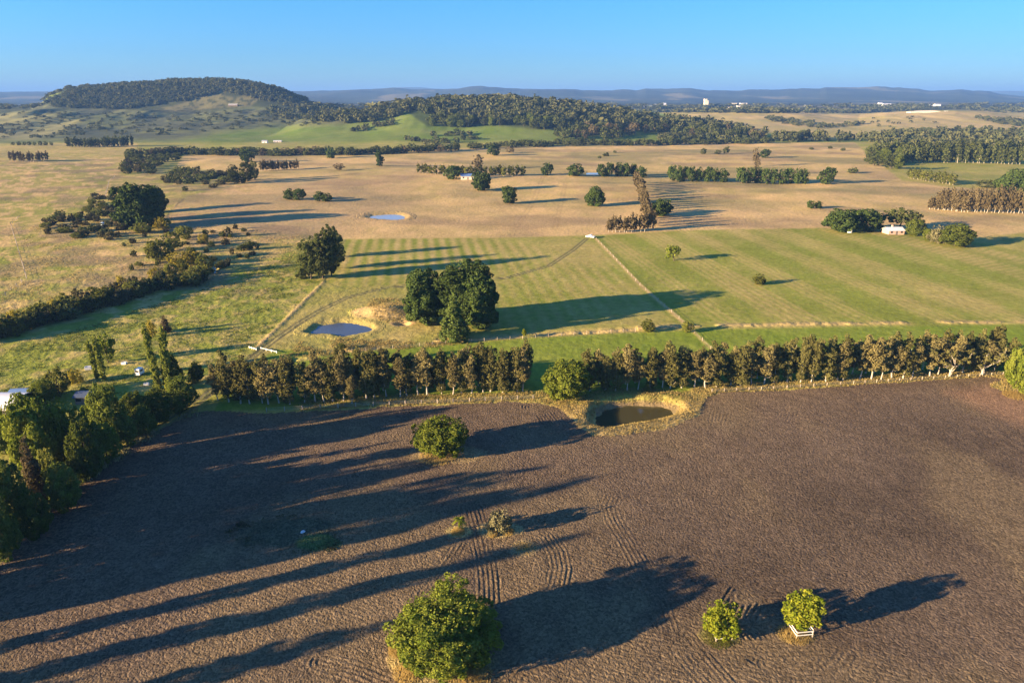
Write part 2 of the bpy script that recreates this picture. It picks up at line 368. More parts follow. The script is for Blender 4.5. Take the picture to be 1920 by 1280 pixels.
M = dict(
    soil=ground_mat('tilled_soil', True), grass=ground_mat('grassland', False),
    oak=leaf_mat('oak_leaf', (0.075, 0.115, 0.014), (0.215, 0.235, 0.036), 0.32, 0.15),
    bright=leaf_mat('young_leaf', (0.11, 0.17, 0.012), (0.30, 0.30, 0.03), 0.35, 0.12),
    dark=leaf_mat('pine_leaf', (0.032, 0.058, 0.016), (0.086, 0.116, 0.030), 0.2, 0.2),
    pale=leaf_mat('fir_leaf', (0.075, 0.120, 0.028), (0.160, 0.200, 0.052), 0.28, 0.1),
    she=leaf_mat('sheoak_leaf', (0.110, 0.102, 0.036), (0.30, 0.250, 0.105), 0.32, 0.2),
    sheg=leaf_mat('sheoak_green_leaf', (0.076, 0.080, 0.024), (0.215, 0.195, 0.068), 0.32, 0.2),
    will=leaf_mat('willow_leaf', (0.075, 0.095, 0.022), (0.20, 0.20, 0.040), 0.35, 0.3),
    gold=leaf_mat('autumn_willow_leaf', (0.20, 0.18, 0.025), (0.36, 0.29, 0.04), 0.35, 0.2),
    scrub=leaf_mat('scrub_leaf', (0.050, 0.055, 0.025), (0.12, 0.105, 0.05), 0.25, 0.35),
    gum=leaf_mat('gum_leaf', (0.044, 0.062, 0.020), (0.120, 0.130, 0.040), 0.25, 0.3),
    brown=leaf_mat('brown_leaf', (0.085, 0.071, 0.036), (0.175, 0.138, 0.072), 0.25, 0.25),
    grey=leaf_mat('grey_leaf', (0.13, 0.13, 0.06), (0.30, 0.27, 0.14), 0.3, 0.15),
    straw=leaf_mat('straw', (0.30, 0.21, 0.06), (0.50, 0.36, 0.13), 0.3, 0.15),
    woodmix=leaf_mat('mixed_wood_leaf', (0.030, 0.048, 0.020), (0.150, 0.148, 0.062), 0.25, 0.0),
    popl=leaf_mat('poplar_leaf', (0.095, 0.125, 0.022), (0.27, 0.29, 0.05), 0.32, 0.15),
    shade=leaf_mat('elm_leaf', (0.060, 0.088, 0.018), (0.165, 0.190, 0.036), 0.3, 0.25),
    drygrass=leaf_mat('dry_grass', (0.21, 0.165, 0.055), (0.40, 0.31, 0.12), 0.3, 0.1),
    bark=simple_mat('bark', (0.085, 0.062, 0.045), 0.9, 0.3, 6), palebark=simple_mat('pale_bark', (0.42, 0.37, 0.30), 0.85, 0.25, 5),
    timber=simple_mat('weathered_timber', (0.36, 0.30, 0.23), 0.85, 0.25, 8), whitewood=simple_mat('white_timber', (0.72, 0.70, 0.62), 0.7, 0.1, 6),
    wire=simple_mat('wire', (0.30, 0.29, 0.27), 0.5, 0.1, 5, 0.6), white=simple_mat('white_paint', (0.78, 0.77, 0.73), 0.4, 0.08, 2),
    roof=simple_mat('zinc_roof', (0.62, 0.62, 0.62), 0.45, 0.1, 0.6, 0.0), roofblue=simple_mat('blue_roof', (0.12, 0.20, 0.36), 0.5, 0.12, 0.8), slate=simple_mat('slate_roof', (0.07, 0.09, 0.13), 0.5, 0.15, 0.8),
    wallc=simple_mat('cream_wall', (0.62, 0.55, 0.44), 0.8, 0.08, 1), wallp=simple_mat('pink_wall', (0.55, 0.36, 0.28), 0.8, 0.1, 1),
    walld=simple_mat('dark_wall', (0.16, 0.13, 0.11), 0.8, 0.2, 2), glass=simple_mat('dark_glass', (0.02, 0.025, 0.03), 0.08, 0.0, 1, 0, 0, 0.6),
    tyre=simple_mat('tyre', (0.02, 0.02, 0.02), 0.8), steel=simple_mat('grey_steel', (0.45, 0.46, 0.47), 0.4, 0.1, 2, 0.3),
    sky_blue=simple_mat('pale_blue_sheet', (0.52, 0.68, 0.80), 0.4, 0.06, 2), red=simple_mat('red_paint', (0.45, 0.06, 0.03), 0.5),
    rock=simple_mat('pale_rock', (0.55, 0.55, 0.55), 0.85, 0.2, 4),
    w1=water_mat('dark_water', (0.060, 0.054, 0.022), 0.06), w2=water_mat('blue_water', (0.07, 0.085, 0.11), 0.10), w3=water_mat('milky_water', (0.30, 0.33, 0.38), 0.12),
)
# ------------------------------------------------------------------ ground: one polar sheet, cells about a picture element in size
def build_ground():
    az = np.concatenate([np.radians(np.linspace(-82, -42, 90, endpoint=False)), np.radians(np.arange(-42, 42.001, 0.078)), np.radians(np.linspace(42.4, 82, 90))])
    dep = np.radians(np.concatenate([np.linspace(80, 50, 60, endpoint=False), np.arange(50, 4.6, -0.08)]))
    r = CAMH / np.tan(dep)
    r2 = np.arange(r[-1] + 9, 2700, 9.0); r3 = np.geomspace(2712, 24500, 150)
    r = np.concatenate([r, r2, r3]); nr, na = len(r), len(az)
    R, A = np.meshgrid(r, az, indexing='ij')
    X = (R * np.sin(A)).ravel(); Y = (R * np.cos(A)).ravel()
    Z = terrain(X, Y)
    U, V = proj(X, Y, Z)
    n1 = fbm(X / 9, Y / 9, 1, 4); n2 = fbm(X / 40, Y / 40, 2, 4); n3 = fbm(X / 2.2, Y / 2.2, 8, 3); n4 = fbm(X / 160, Y / 110, 4, 4)
    rr = np.hypot(X, Y)
    # ---- dryness of the grass (0 green .. 1 straw)
    near = rr < 1500
    D = np.full(X.shape, 0.28) + 0.5 * (n1 - .5) + 0.5 * (n2 - .5)
    rough = np.full(X.shape, 0.5)
    wx = 1.0
    def blend(a, val, w): return a * (1 - w) + val * w
    jit = (n1 - .5) * 14
    def px_w(poly, soft):                     # soft membership of a field outlined in the picture
        return sstep(sdf(U + jit * 0.3, V + jit * 0.25, poly) / soft + 0.5)
    green = np.stack([np.full(X.shape, 0.190), np.full(X.shape, 0.215), np.full(X.shape, 0.032)], 1)
    dry = np.stack([np.full(X.shape, 0.49), np.full(X.shape, 0.345), np.full(X.shape, 0.138)], 1)
    # rough pasture left of the ditch, drier and tufted towards the creek
    scrub = px_w([(-900, 300), (230, 300), (330, 330), (470, 330), (480, 400), (620, 440), (560, 480), (520, 545), (380, 560), (200, 600), (-900, 700)], 30)
    D = blend(D, 0.55 + 0.8 * (n1 - .5) + 0.6 * (n2 - .5), scrub); rough = blend(rough, 1.0, scrub)
    lp = px_w([(-900, 620), (-50, 640), (420, 520), (560, 470), (620, 520), (480, 660), (420, 720), (-900, 900)], 16)
    D = blend(D, 0.20 + 0.9 * (n3 - .5) + 0.5 * (n1 - .5), lp); rough = blend(rough, 0.8, lp)
    ul = px_w([(-2500, 262), (260, 262), (250, 300), (215, 330), (205, 372), (60, 410), (0, 560), (-2500, 800)], 10)
    D = blend(D, 0.62 + 0.5 * (n2 - .5) + 0.6 * (n4 - .5), ul)
    gd = px_w(GOLDPX, 5)
    D = blend(D, 0.98 + 0.35 * (n1 - .5) + 0.7 * (n4 - .5), gd); rough = blend(rough, 0.55, gd)
    # lush strip between the mown field and the tree belt
    lush = px_w([(440, 700), (520, 655), (660, 660), (990, 634), (1300, 618), (1880, 608), (2400, 605), (2400, 720), (990, 760), (400, 770)], 6)
    D = blend(D, 0.06 + 0.35 * (n1 - .5), lush); rough = blend(rough, 0.35, lush)
    green2 = np.array([0.095, 0.15, 0.028])
    # ---- mown field with its stripes
    hs = sdf(X, Y, HAY) + (n3 - .5) * 1.2
    hw = sstep(hs / 1.6 + 0.5) * (rr < 900)
    s = X * 0.990 + Y * 0.139
    strip_d = seg_dist(X, Y, STRIP, False)
    right = sstep((X - np.interp(Y, [p[1] for p in STRIP][::-1], [p[0] for p in STRIP][::-1])) / 2 + .5)
    broad = np.sin(s * 2 * PI / 24.0 + 1.6 * (vnoise(s / 60, Y * 0, 5) - .5)) + 0.7 * np.sin(s * 2 * PI / 61.0 + 1)
    fine = np.sin(s * 2 * PI / 2.9 + 0.8 * (n1 - .5))
    rows = np.sin(s * 2 * PI / 5.6 + 1.2 * (n2 - .5))
    patch = sstep((fbm(X / 60, Y / 90, 51, 3) - 0.35) * 3)
    Dr = 0.30 + 0.155 * np.tanh(1.8 * broad) + 0.15 * fine * (broad > -0.2) + 0.55 * (n2 - .5) + 0.35 * (n3 - .5) + 0.25 * (n4 - .5)
    Dl = 0.30 + (0.10 + 0.26 * sstep((Y - 235) / 90)) * rows * patch + 0.6 * (n2 - .5) + 0.4 * (n3 - .5) + 0.10 * sstep((Y - 250) / 80)
    Dh = Dl * (1 - right) + Dr * right - 0.06
    D = blend(D, Dh, hw); rough = blend(rough, 0.28, hw)
    D = blend(D, 0.92, sstep(1.25 - np.abs(strip_d - 0) / 0.9) * (strip_d < 3))
    gl = (strip_d > 1.2) & (strip_d < 3.0); D = np.where(gl, D - 0.12, D)
    dd = seg_dist(X, Y, DITCH, False); D = blend(D, 0.85, sstep(1.5 - dd / 0.8) * (dd < 4)); Z = Z + 0.22 * np.exp(-(dd / 0.9) ** 2)
    cd = seg_dist(X, Y, CREEK, False); cw = np.exp(-(cd / 1.9) ** 2) * sstep((n1 - 0.28) * 5)
    D = blend(D, 0.9, np.clip(cw, 0, 1)); Z = Z - 0.6 * np.exp(-((cd - 1.2) / 1.0) ** 2) * sstep((n1 - .3) * 4) * (X < 40) + 0.4 * cw * (n3 - .2)
    rough = np.maximum(rough, 1.1 * cw)
    # golden spoil mound, pond banks
    mx, my = MOUND
    md = np.hypot((X - mx) / 9.5, (Y - my) / 9.5) + (n1 - .5) * 0.9
    D = blend(D, 0.98, sstep((1.25 - md) * 3)); rough = np.where(md < 1.2, 1.0, rough)
    hx, hy = flat(755, 606); hd = np.hypot((X - hx) / 2.2, (Y - hy) / 1.7); D = blend(D, 1.1, sstep((2.2 - hd) * 2)); Z = Z - 1.3 * np.exp(-hd ** 3)
    for (poly, lev, rise, wid), k in zip(PONDS, (0.75, 0.3, 0.7, 0.2, 0.5)):
        m = np.hypot(X - poly[0][0], Y - poly[0][1]) < 60
        sd = np.full(X.shape, 99.0); sd[m] = -sdf(X[m], Y[m], poly)
        w = k * (1 - sstep((sd + (n1 - .5) * 8 - wid * 0.9) / 4)); D = blend(D, 0.82, w); rough = np.where(sd < wid * 2, 0.9, rough)
    p1 = -sdf(X, Y, P1) if True else None
    gx, gy = flat(1283, 772); gg = np.exp(-(((X - gx) / 2.6) ** 2 + ((Y - gy) / 4.0) ** 2)); D = blend(D, 0.0, np.clip(1.3 * gg, 0, 1))
    # strip of long dry grass along the tree belt
    pl = sdf(X, Y, PLOUGH) + (n1 - .5) * 1.6 + (n3 - .5) * 0.9
    verge = sstep((pl + 6.5) / 3.0) * (Y > 118) * sstep((U - 560) / 120) * (rr < 400)
    D = blend(D, 0.92 + 0.4 * (n1 - .5), verge * 0.9); rough = np.where((verge > .3), 0.9, rough)
    # ---- hills
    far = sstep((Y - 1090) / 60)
    Dhill = 0.10 + 0.5 * (n2 - .5) + 0.5 * (n4 - .5)
    hillA = px_w([(-900, 205), (80, 190), (340, 140), (560, 170), (700, 205), (640, 232), (480, 240), (330, 262), (0, 268), (-900, 268)], 18)
    Dhill = blend(Dhill, 0.55 + 0.6 * (n4 - .5), hillA)
    hillR = px_w([(1225, 208), (1920, 206), (3000, 206), (3000, 256), (1920, 256), (1650, 258), (1520, 262), (1440, 250), (1300, 228)], 8)
    Dhill = blend(Dhill, 0.80 + 0.9 * (n4 - .5) + 0.4 * (n2 - .5), hillR)
    gb = px_w([(-300, 212), (60, 208), (165, 226), (120, 246), (60, 262), (-300, 262)], 10)
    Dhill = blend(Dhill, 1.0 + 0.6 * (n4 - .5), gb)
    D = blend(D, Dhill, far)
    tus = sstep((fbm(X / 5.5, Y / 5.5, 111, 3) - 0.45) * 5)
    D = D + (scrub + 0.7 * lp + 0.5 * ul) * 0.5 * (tus - .5) + gd * 0.28 * (fbm(X / 6, Y / 14, 113, 3) - .5) * 2
    D = np.clip(D, 0, 1.15)[:, None]
    C = green * (1 - D) + dry * D
    br = (np.clip(scrub + 0.25 * ul, 0, 1) * sstep((fbm(X / 26, Y / 20, 115, 4) - 0.50) * 6) * 0.65)[:, None]
    C = blend(C, np.array([0.20, 0.15, 0.085]), br)
    C = blend(C, C * np.array([0.84, 1.0, 0.70]), (lush * 0.9)[:, None])
    # olive and brown patches in the dry country
    ob = (gd * sstep((fbm(X / 70, Y / 45, 61, 4) - 0.49) * 5) * 0.55)[:, None]
    C = blend(C, np.array([0.205, 0.150, 0.085]), ob)
    og = (gd * sstep((fbm(X / 120, Y / 60, 67, 4) - 0.48) * 5) * 0.75 * sstep((Y - 400) / 120))[:, None]
    C = blend(C, np.array([0.22, 0.195, 0.075]), og)
    # pinkish tone of the near left part of the dry paddock
    pk = (gd * px_w([(320, 380), (520, 340), (780, 330), (760, 380), (640, 450), (430, 440), (320, 430)], 60) * 0.35)[:, None]
    C = blend(C, np.array([0.285, 0.195, 0.125]), pk)
    scr = hillA * far * (1 - 0.75 * gb)
    C = blend(C, np.array([0.095, 0.085, 0.060]), (scr * (0.55 + 0.45 * sstep((fbm(X / 55, Y / 80, 71, 4) - 0.40) * 5)) * 0.85)[:, None])
    wood = px_w([(80, 195), (150, 150), (350, 140), (560, 170), (600, 200), (520, 205), (470, 200), (330, 212), (220, 205), (110, 203)], 6) * far
    C = blend(C, np.array([0.050, 0.052, 0.026]), (wood * (0.65 + 0.35 * n2))[:, None])
    gp = px_w([(290, 206), (340, 196), (400, 168), (425, 166), (420, 180), (440, 184), (470, 175), (490, 185), (470, 200), (400, 204), (330, 212)], 6) * far
    C = blend(C, np.array([0.27, 0.19, 0.085]), (gp * sstep((n1 - .3) * 4) * 0.85)[:, None])
    wb = px_w([(600, 218), (700, 200), (760, 190), (860, 180), (960, 180), (1060, 195), (1200, 215), (1300, 230), (1420, 246), (1440, 268), (1330, 268), (1190, 246), (1150, 262), (1060, 246),
               (940, 236), (860, 238), (800, 236), (760, 208), (720, 226), (640, 226)], 6) * far
    C = blend(C, np.array([0.045, 0.052, 0.026]), (wb * 0.8)[:, None])
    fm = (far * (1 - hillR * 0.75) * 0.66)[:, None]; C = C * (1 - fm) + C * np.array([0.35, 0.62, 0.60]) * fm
    # far plain: woods with clearings, then blue ranges
    fp = sstep((Y - 2650) / 300)
    fc = np.array([0.040, 0.046, 0.028]) * (0.35 + 1.3 * fbm(X / 300, Y / 500, 81, 4))[:, None]
    clear = (sstep((fbm(X / 500, Y / 1100, 83, 4) - 0.56) * 9) * (0.8 - 0.2 * sstep((Y - 6500) / 1500)))[:, None]
    fc = blend(fc, np.array([0.21, 0.175, 0.085]), clear)
    C = blend(C, fc, fp[:, None])
    # bare wheel tracks
    def ruts(poly, gauge, w, col, k):
        nonlocal C, Z
        d = seg_dist(X, Y, poly, False); t = np.exp(-((d - gauge) / w) ** 2) * k; t = np.where(d < 6, t, 0)
        C = blend(C, np.array(col), np.clip(t, 0, 1)[:, None]); Z = Z - 0.07 * t
        return d
    d = ruts(TRACK, 0.85, 0.42, (0.085, 0.080, 0.045), 0.95); C = blend(C, np.array([0.24, 0.22, 0.10]), (0.5 * np.exp(-(d / 0.35) ** 2))[:, None])
    ruts(TRACK2, 0.9, 0.5, (0.14, 0.13, 0.075), 0.8)
    for t_ in (FARTRACK, FARTRACK2): ruts(t_, 1.2, 0.8, (0.17, 0.12, 0.07), 0.22)
    ruts(FARTRACK3, 0.0, 0.9, (0.17, 0.12, 0.07), 0.22)
    # ---- ploughed land
    soil = pl > 0
    S = np.array([0.125, 0.090, 0.057])[None] * ((0.74 + 0.42 * n2 + 0.10 * (n3 - .5)) * (0.72 + 0.60 * fbm(X / 34, Y / 26, 97, 3)))[:, None]
    S = blend(S, np.array([0.168, 0.122, 0.066]), (sstep((fbm(X / 22, Y / 30, 91, 4) - 0.45) * 5) * 0.75)[:, None])
    sand = px_w([(1770, 735), (1850, 722), (1890, 735), (2300, 780), (2300, 900), (1920, 800), (1850, 772)], 30)
    S = blend(S, np.array([0.235, 0.145, 0.082]), sand[:, None])
    clods = np.full(X.shape, 1.0) * (0.75 + 0.5 * sstep((n2 - .3) * 2.5))
    amp = np.zeros(X.shape); sub = soil & (rr < 260)
    xs, ys = X[sub], Y[sub]; hh = np.zeros(xs.shape); tw = np.zeros(xs.shape)
    for poly, w in HARROW:
        cx = np.array(poly); m = (xs > cx[:, 0].min() - 5) & (xs < cx[:, 0].max() + 5) & (ys > cx[:, 1].min() - 5) & (ys < cx[:, 1].max() + 5)
        if not m.any(): continue
        d = seg_dist(xs[m], ys[m], poly, False); k = sstep((w - d) / 0.5) * (0.7 + 0.6 * n1[sub][m])
        hh[m] = hh[m] * (1 - k) + k * (0.075 if w > 3 else 0.034) * np.cos(d * 2 * PI / 0.74 + 1.0 * (n1[sub][m] - .5) + 1.0 * (n3[sub][m] - .5)) * (0.35 + 1.3 * n3[sub][m]); tw[m] = np.maximum(tw[m], k)
    # faint passes of the harrow over the whole field
    q = xs * 0.42 + ys * 0.91; hh += 0.026 * np.sin(q * 2 * PI / 0.8 + 5 * n2[sub]) * (1 - tw) * sstep((fbm(xs / 30, ys / 30, 95, 2) - .46) * 5)
    pls = pl[sub]; hh += 0.030 * np.cos(pls * 2 * PI / 0.85 + 1.5 * n1[sub]) * (1 - tw) * sstep((9.0 - pls) / 3) * sstep((fbm(xs / 14, ys / 14, 99, 3) - .42) * 6)
    amp[sub] = hh; twf = np.zeros(X.shape); twf[sub] = tw
    S = S * (1 + 1.2 * amp)[:, None]
    for (u, v, ru, rv, c, k, up) in [(540, 1002, 95, 30, (0.070, 0.072, 0.042), 0.85, 0.5), (600, 1020, 45, 16, (0.07, 0.105, 0.03), 0.9, 0.2), (985, 1030, 35, 18, (0.26, 0.20, 0.095), 0.7, 0.1), (900, 1130, 10, 6, (0.26, 0.2, 0.1), .6, 0),
                                 (838, 1255, 115, 42, (0.30, 0.24, 0.10), 0.85, 0.2), (745, 1235, 22, 30, (0.36, 0.27, 0.10), 0.9, 0.2), (1348, 1192, 42, 20, (0.17, 0.15, 0.05), 0.9, 0.1), (1493, 1188, 36, 20, (0.22, 0.16, 0.06), 0.9, 0.1),
                                 (830, 852, 72, 16, (0.30, 0.225, 0.11), 0.8, 0.1), (860, 996, 24, 10, (0.32, 0.25, 0.1), 0.9, 0.1), (940, 992, 40, 14, (0.36, 0.28, 0.12), 0.8, 0.1)]:
        x0, y0 = flat(u, v); x1, _ = flat(u + ru, v); _, y1 = flat(u, v - rv)
        e = np.hypot((X - x0) / (x1 - x0), (Y - y0) / (y1 - y0)) + (n1 - .5) * 0.9 + (n3 - .5) * 0.5
        w = k * sstep((1.05 - e) * 3); S = blend(S, np.array(c) * (0.8 + 0.5 * n3)[:, None], w[:, None]); Z = Z + up * np.exp(-e ** 2) * soil
        clods = np.where(w > .3, 1.5, clods)
    Z = np.where(soil, Z + amp + 0.10 * (n3 - .5), Z)
    C = np.where(soil[:, None], S, C); rough = np.where(soil, clods * (1 - 0.15 * twf), rough)
    gr = (~soil) & (rr < 330); Z = np.where(gr, Z + rough * 0.45 * (n3 - .5), Z)
    for poly, lev, *_r in PONDS[:1]:
        m = (-sdf(X, Y, poly) < 1.3) & (X > 20); C[m] = blend(C[m], np.array([0.17, 0.12, 0.08]), 0.7)
    rough = rough * (1 - 0.5 * sstep((rr - 500) / 600))
    # ---- faces and the split into fields
    idx = np.arange(nr * na).reshape(nr, na)
    Fq = np.stack([idx[:-1, :-1].ravel(), idx[:-1, 1:].ravel(), idx[1:, 1:].ravel(), idx[1:, :-1].ravel()], 1)
    Vv = np.stack([X, Y, Z], 1); C4 = np.concatenate([np.clip(C, 0.004, 0.9), np.ones((len(C), 1))], 1)
    lab = np.zeros(len(X), np.int8)
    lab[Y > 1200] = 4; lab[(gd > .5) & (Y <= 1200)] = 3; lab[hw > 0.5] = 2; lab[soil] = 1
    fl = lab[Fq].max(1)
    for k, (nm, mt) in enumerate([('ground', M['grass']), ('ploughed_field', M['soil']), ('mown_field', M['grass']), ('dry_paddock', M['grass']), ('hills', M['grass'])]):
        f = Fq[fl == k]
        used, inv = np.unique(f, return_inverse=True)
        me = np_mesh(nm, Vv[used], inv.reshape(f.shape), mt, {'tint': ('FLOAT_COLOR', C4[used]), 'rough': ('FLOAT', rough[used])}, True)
        o = link(nm, me); tag(o, kind='structure')
build_ground()
def pond(poly, lev, m):
    c = np.mean(np.array(poly), 0); pts = [(c[0] + (x - c[0]) * 1.12, c[1] + (y - c[1]) * 1.12, lev) for x, y in poly]
    mb = MB(); mb.poly(pts); me = mb.mesh('water', M[m])
    if me.polygons[0].normal.z < 0: me.flip_normals()
    tag(link('pond_water', me), kind='structure')
pond(P1, -1.6, 'w1'); pond(P2, -0.7, 'w2'); pond(P3, -0.6, 'w3'); pond(P4, -0.5, 'w2'); pond(P5, -0.4, 'w3')

# ------------------------------------------------------------------ trees
def leaves(blobs, n, leaf, seed, nsub=40, subr=0.34, outw=0.7, inner=0.55, zmin=0.02, stretch=1.0):
    g = np.random.default_rng(seed); nsub = int(nsub * 2.4); subr = subr * 0.66
    B = np.array(blobs, float)
    area = (B[:, 3] * B[:, 4] + B[:, 3] * B[:, 5] + B[:, 4] * B[:, 5]); area = area / area.sum()
    bi = g.choice(len(B), nsub, p=area)
    d = g.normal(size=(nsub, 3)); d[:, 2] = np.abs(d[:, 2]) * 0.9 + d[:, 2] * 0.1 if False else d[:, 2]
    d /= np.linalg.norm(d, axis=1)[:, None]
    rad = g.uniform(inner, 1.0, nsub)[:, None]
    sc = B[bi, :3] + d * B[bi, 3:6] * rad
    sr = (subr * g.uniform(0.5, 1.55, nsub) * B[bi, 3:6].min(1))
    tone = g.uniform(0, 1, nsub)
    li = g.choice(nsub, n, p=(sr ** 2) / (sr ** 2).sum())
    e = g.normal(size=(n, 3)); e /= np.linalg.norm(e, axis=1)[:, None]
    e = e + outw * d[li]; e /= np.linalg.norm(e, axis=1)[:, None]
    pos = sc[li] + e * (sr[li] * g.uniform(0.35, 1.05, n) ** 0.5)[:, None]
    nf = int(n * 0.18); fb = g.choice(len(B), nf, p=area); fd = g.normal(size=(nf, 3)); fd /= np.linalg.norm(fd, axis=1)[:, None]
    pos[:nf] = B[fb, :3] + fd * B[fb, 3:6] * (g.uniform(0.45, 1.0, nf) ** 0.5)[:, None] * 0.95; e[:nf] = fd
    keep = pos[:, 2] > zmin; pos, e, li = pos[keep], e[keep], li[keep]; n = len(pos)
    nr = e + 0.62 * g.normal(size=(n, 3)); nr /= np.linalg.norm(nr, axis=1)[:, None]
    a = np.cross(nr, g.normal(size=(n, 3))); a /= np.linalg.norm(a, axis=1)[:, None]; b = np.cross(nr, a)
    s = (leaf * g.uniform(0.55, 1.4, n))[:, None] * 0.5
    if stretch != 1.0:
        a = np.stack([a[:, 0] * .4, a[:, 1] * .4, np.sign(a[:, 2] + 1e-6) * np.abs(a[:, 2]) + .5], 1); a /= np.linalg.norm(a, axis=1)[:, None]; b = np.cross(nr, a)
    V = np.stack([pos - a * s * stretch - b * s * .35, pos - a * s * .2 * stretch - b * s - 0 * a, pos + a * s * stretch + b * s * .3, pos + b * s + a * s * .1], 1).reshape(-1, 3)
    Fc = np.arange(4 * n).reshape(n, 4)
    rnd = np.repeat(np.clip(0.55 * tone[li] + 0.45 * g.uniform(0, 1, n), 0, 1), 4)
    return V, Fc, rnd
def crown_mesh(name, mat, *parts, W=None, H=None, z0=None):
    V = []; Fs = []; R = []; b = 0
    for v, f, r in parts:
        if W:                                # stretch the cloud of leaves to the tree's true width and height
            c = np.repeat(v.reshape(-1, 4, 3).mean(1), 4, 0); q = np.percentile(np.hypot(c[:, 0], c[:, 1]), 98.5); n = c.copy()
            n[:, :2] *= (W / 2) / q; a, t = np.percentile(c[:, 2], 1), np.percentile(c[:, 2], 99.6); n[:, 2] = z0 + (c[:, 2] - a) * (H - z0) / (t - a)
            v = v - c + n; v[:, 2] = np.maximum(v[:, 2], 0.02)
        V.append(v); Fs.append(f + b); R.append(r); b += len(v)
    return np_mesh(name, np.concatenate(V), np.concatenate(Fs), M[mat], {'rnd': ('FLOAT', np.concatenate(R))})
def trunk_mesh(name, mat, H, th, r0, W, seed, nl=6, lean=0.0, top=0.75):
    g = random.Random(seed); mb = MB()
    pts = []; n = 5; ox = oy = 0.0
    for i in range(n + 1):
        t = i / n; pts.append((ox, oy, -0.35 + (H * top + .35) * t)); ox += g.uniform(-.02, .02) * H + lean * H * top / n; oy += g.uniform(-.02, .02) * H
    mb.tube(pts, [r0 * (1.25 if i == 0 else 1) * (1 - 0.8 * i / n) for i in range(n + 1)], 7)
    for k in range(nl):
        t = g.uniform(max(th / H, .12) * .8, 0.62) / top; t = min(t, .85); j = t * n; i = int(j); f = j - i
        p = tuple(pts[i][q] * (1 - f) + pts[i + 1][q] * f for q in range(3)); a = g.uniform(0, 2 * PI) + k * 2.4; L = W * g.uniform(.25, .42)
        mid = (p[0] + math.cos(a) * L * .55, p[1] + math.sin(a) * L * .55, p[2] + L * g.uniform(.2, .45)); e = (p[0] + math.cos(a) * L, p[1] + math.sin(a) * L, p[2] + L * g.uniform(.5, 1.1))
        e = (e[0], e[1], min(e[2], H * .92))
        r = r0 * .42 * (1 - .5 * t); mb.tube([p, mid, e], [r, r * .65, r * .25], 5)
    return mb.mesh(name, M[mat])
PROTO = {}
def proto(kind, W, H, crown, trunk): PROTO.setdefault(kind, []).append((W, H, crown, trunk))
def round_tree(kind, mat, W, H, seed, n, leaf, th=0.18, nsub=70, subr=0.36, lob=7, bark='bark', flat_top=0.0, squash=1.0, r0=None, inner=.55):
    g = random.Random(seed); z0 = H * th; cz = (z0 + H) / 2; rz = (H - z0) / 2
    bl = [(0, 0, cz - rz * .12, W * .40, W * .40, rz * .88), (0, 0, cz - rz * .45, W * .42, W * .42, rz * .5)]
    for k in range(lob):
        a = k * 2 * PI / lob + g.uniform(-.3, .3); zz = cz + rz * g.uniform(-.45, .55) * (1 - flat_top); rr = W * g.uniform(.15, .24)
        bl.append((math.cos(a) * (W / 2 - rr) * g.uniform(.85, 1), math.sin(a) * (W / 2 - rr) * g.uniform(.85, 1), zz, rr, rr, rr * squash))
    bl.append((g.uniform(-.06, .06) * W, g.uniform(-.06, .06) * W, H - rz * .42, W * .32, W * .32, rz * .40))
    c = crown_mesh(kind + '_crown', mat, leaves(bl, n, leaf, seed, nsub, subr, inner=inner), W=W, H=H, z0=z0)
    proto(kind, W, H, c, trunk_mesh(kind + '_trunk', bark, H, z0, r0 or W * .03, W, seed))
def column_tree(kind, mat, W, H, seed, n, leaf, th=0.1, k=8, taper=0.5, nsub=60, bark='bark', wob=.12, r0=None, stretch=1.0, mid=.45, subr=.5):
    g = random.Random(seed); bl = []
    for i in range(k):
        t = (i + .5) / k; z = H * (th + (1 - th) * t); w = W / 2 * (1 - taper * abs(t - mid) / max(mid, 1 - mid)) * g.uniform(.75, 1.05)
        if t > .9: w *= .6
        bl.append((g.uniform(-wob, wob) * W, g.uniform(-wob, wob) * W, z, w, w, H * (1 - th) / k * .8))
    V = leaves(bl, n, leaf, seed, nsub, subr, inner=.4, stretch=stretch, zmin=H * th * .7)
    proto(kind, W, H, crown_mesh(kind + '_crown', mat, V, W=W, H=H, z0=H * th), trunk_mesh(kind + '_trunk', bark, H, H * th, r0 or W * .05, W * .8, seed, 5, top=.85))
def cone_tree(kind, mat, W, H, seed, n, leaf, th=.06, k=8, bark='bark', nsub=80):
    g = random.Random(seed); bl = []
    for i in range(k):
        t = i / (k - 1); z = H * (th + (.97 - th) * t); w = W / 2 * (1 - .88 * t) * g.uniform(.9, 1.05)
        bl.append((g.uniform(-.04, .04) * W, g.uniform(-.04, .04) * W, z, w, w, H / k * .9))
    proto(kind, W, H, crown_mesh(kind + '_crown', mat, leaves(bl, n, leaf, seed, nsub, .7, inner=.5), W=W, H=H, z0=H * th), trunk_mesh(kind + '_trunk', bark, H, H * th, W * .04, W * .3, seed, 3, top=.9))
# broadleaf trees of the foreground, each with its own model
round_tree('big_oak', 'oak', 14.4, 11.6, 101, 60000, 0.30, .03, 170, .34, 10)
round_tree('field_oak', 'oak', 11.5, 8.6, 102, 26000, 0.32, .10, 90, .36, 9)
round_tree('gap_oak', 'oak', 9.5, 9.0, 103, 20000, 0.32, .05, 60, .36, 8)
round_tree('young_tree', 'bright', 5.6, 5.0, 104, 5200, 0.30, .22, 46, .40, 6)
round_tree('young_tree', 'bright', 4.9, 7.0, 105, 6200, 0.28, .20, 50, .46, 6)
for i in range(5): round_tree('oak', 'oak', 10, 11, 110 + i, 15000, 0.38, .04, 70, .38, 8)
for i in range(3): round_tree('dark_oak', 'shade', 10, 11, 118 + i, 14000, 0.38, .05, 60, .38, 8)
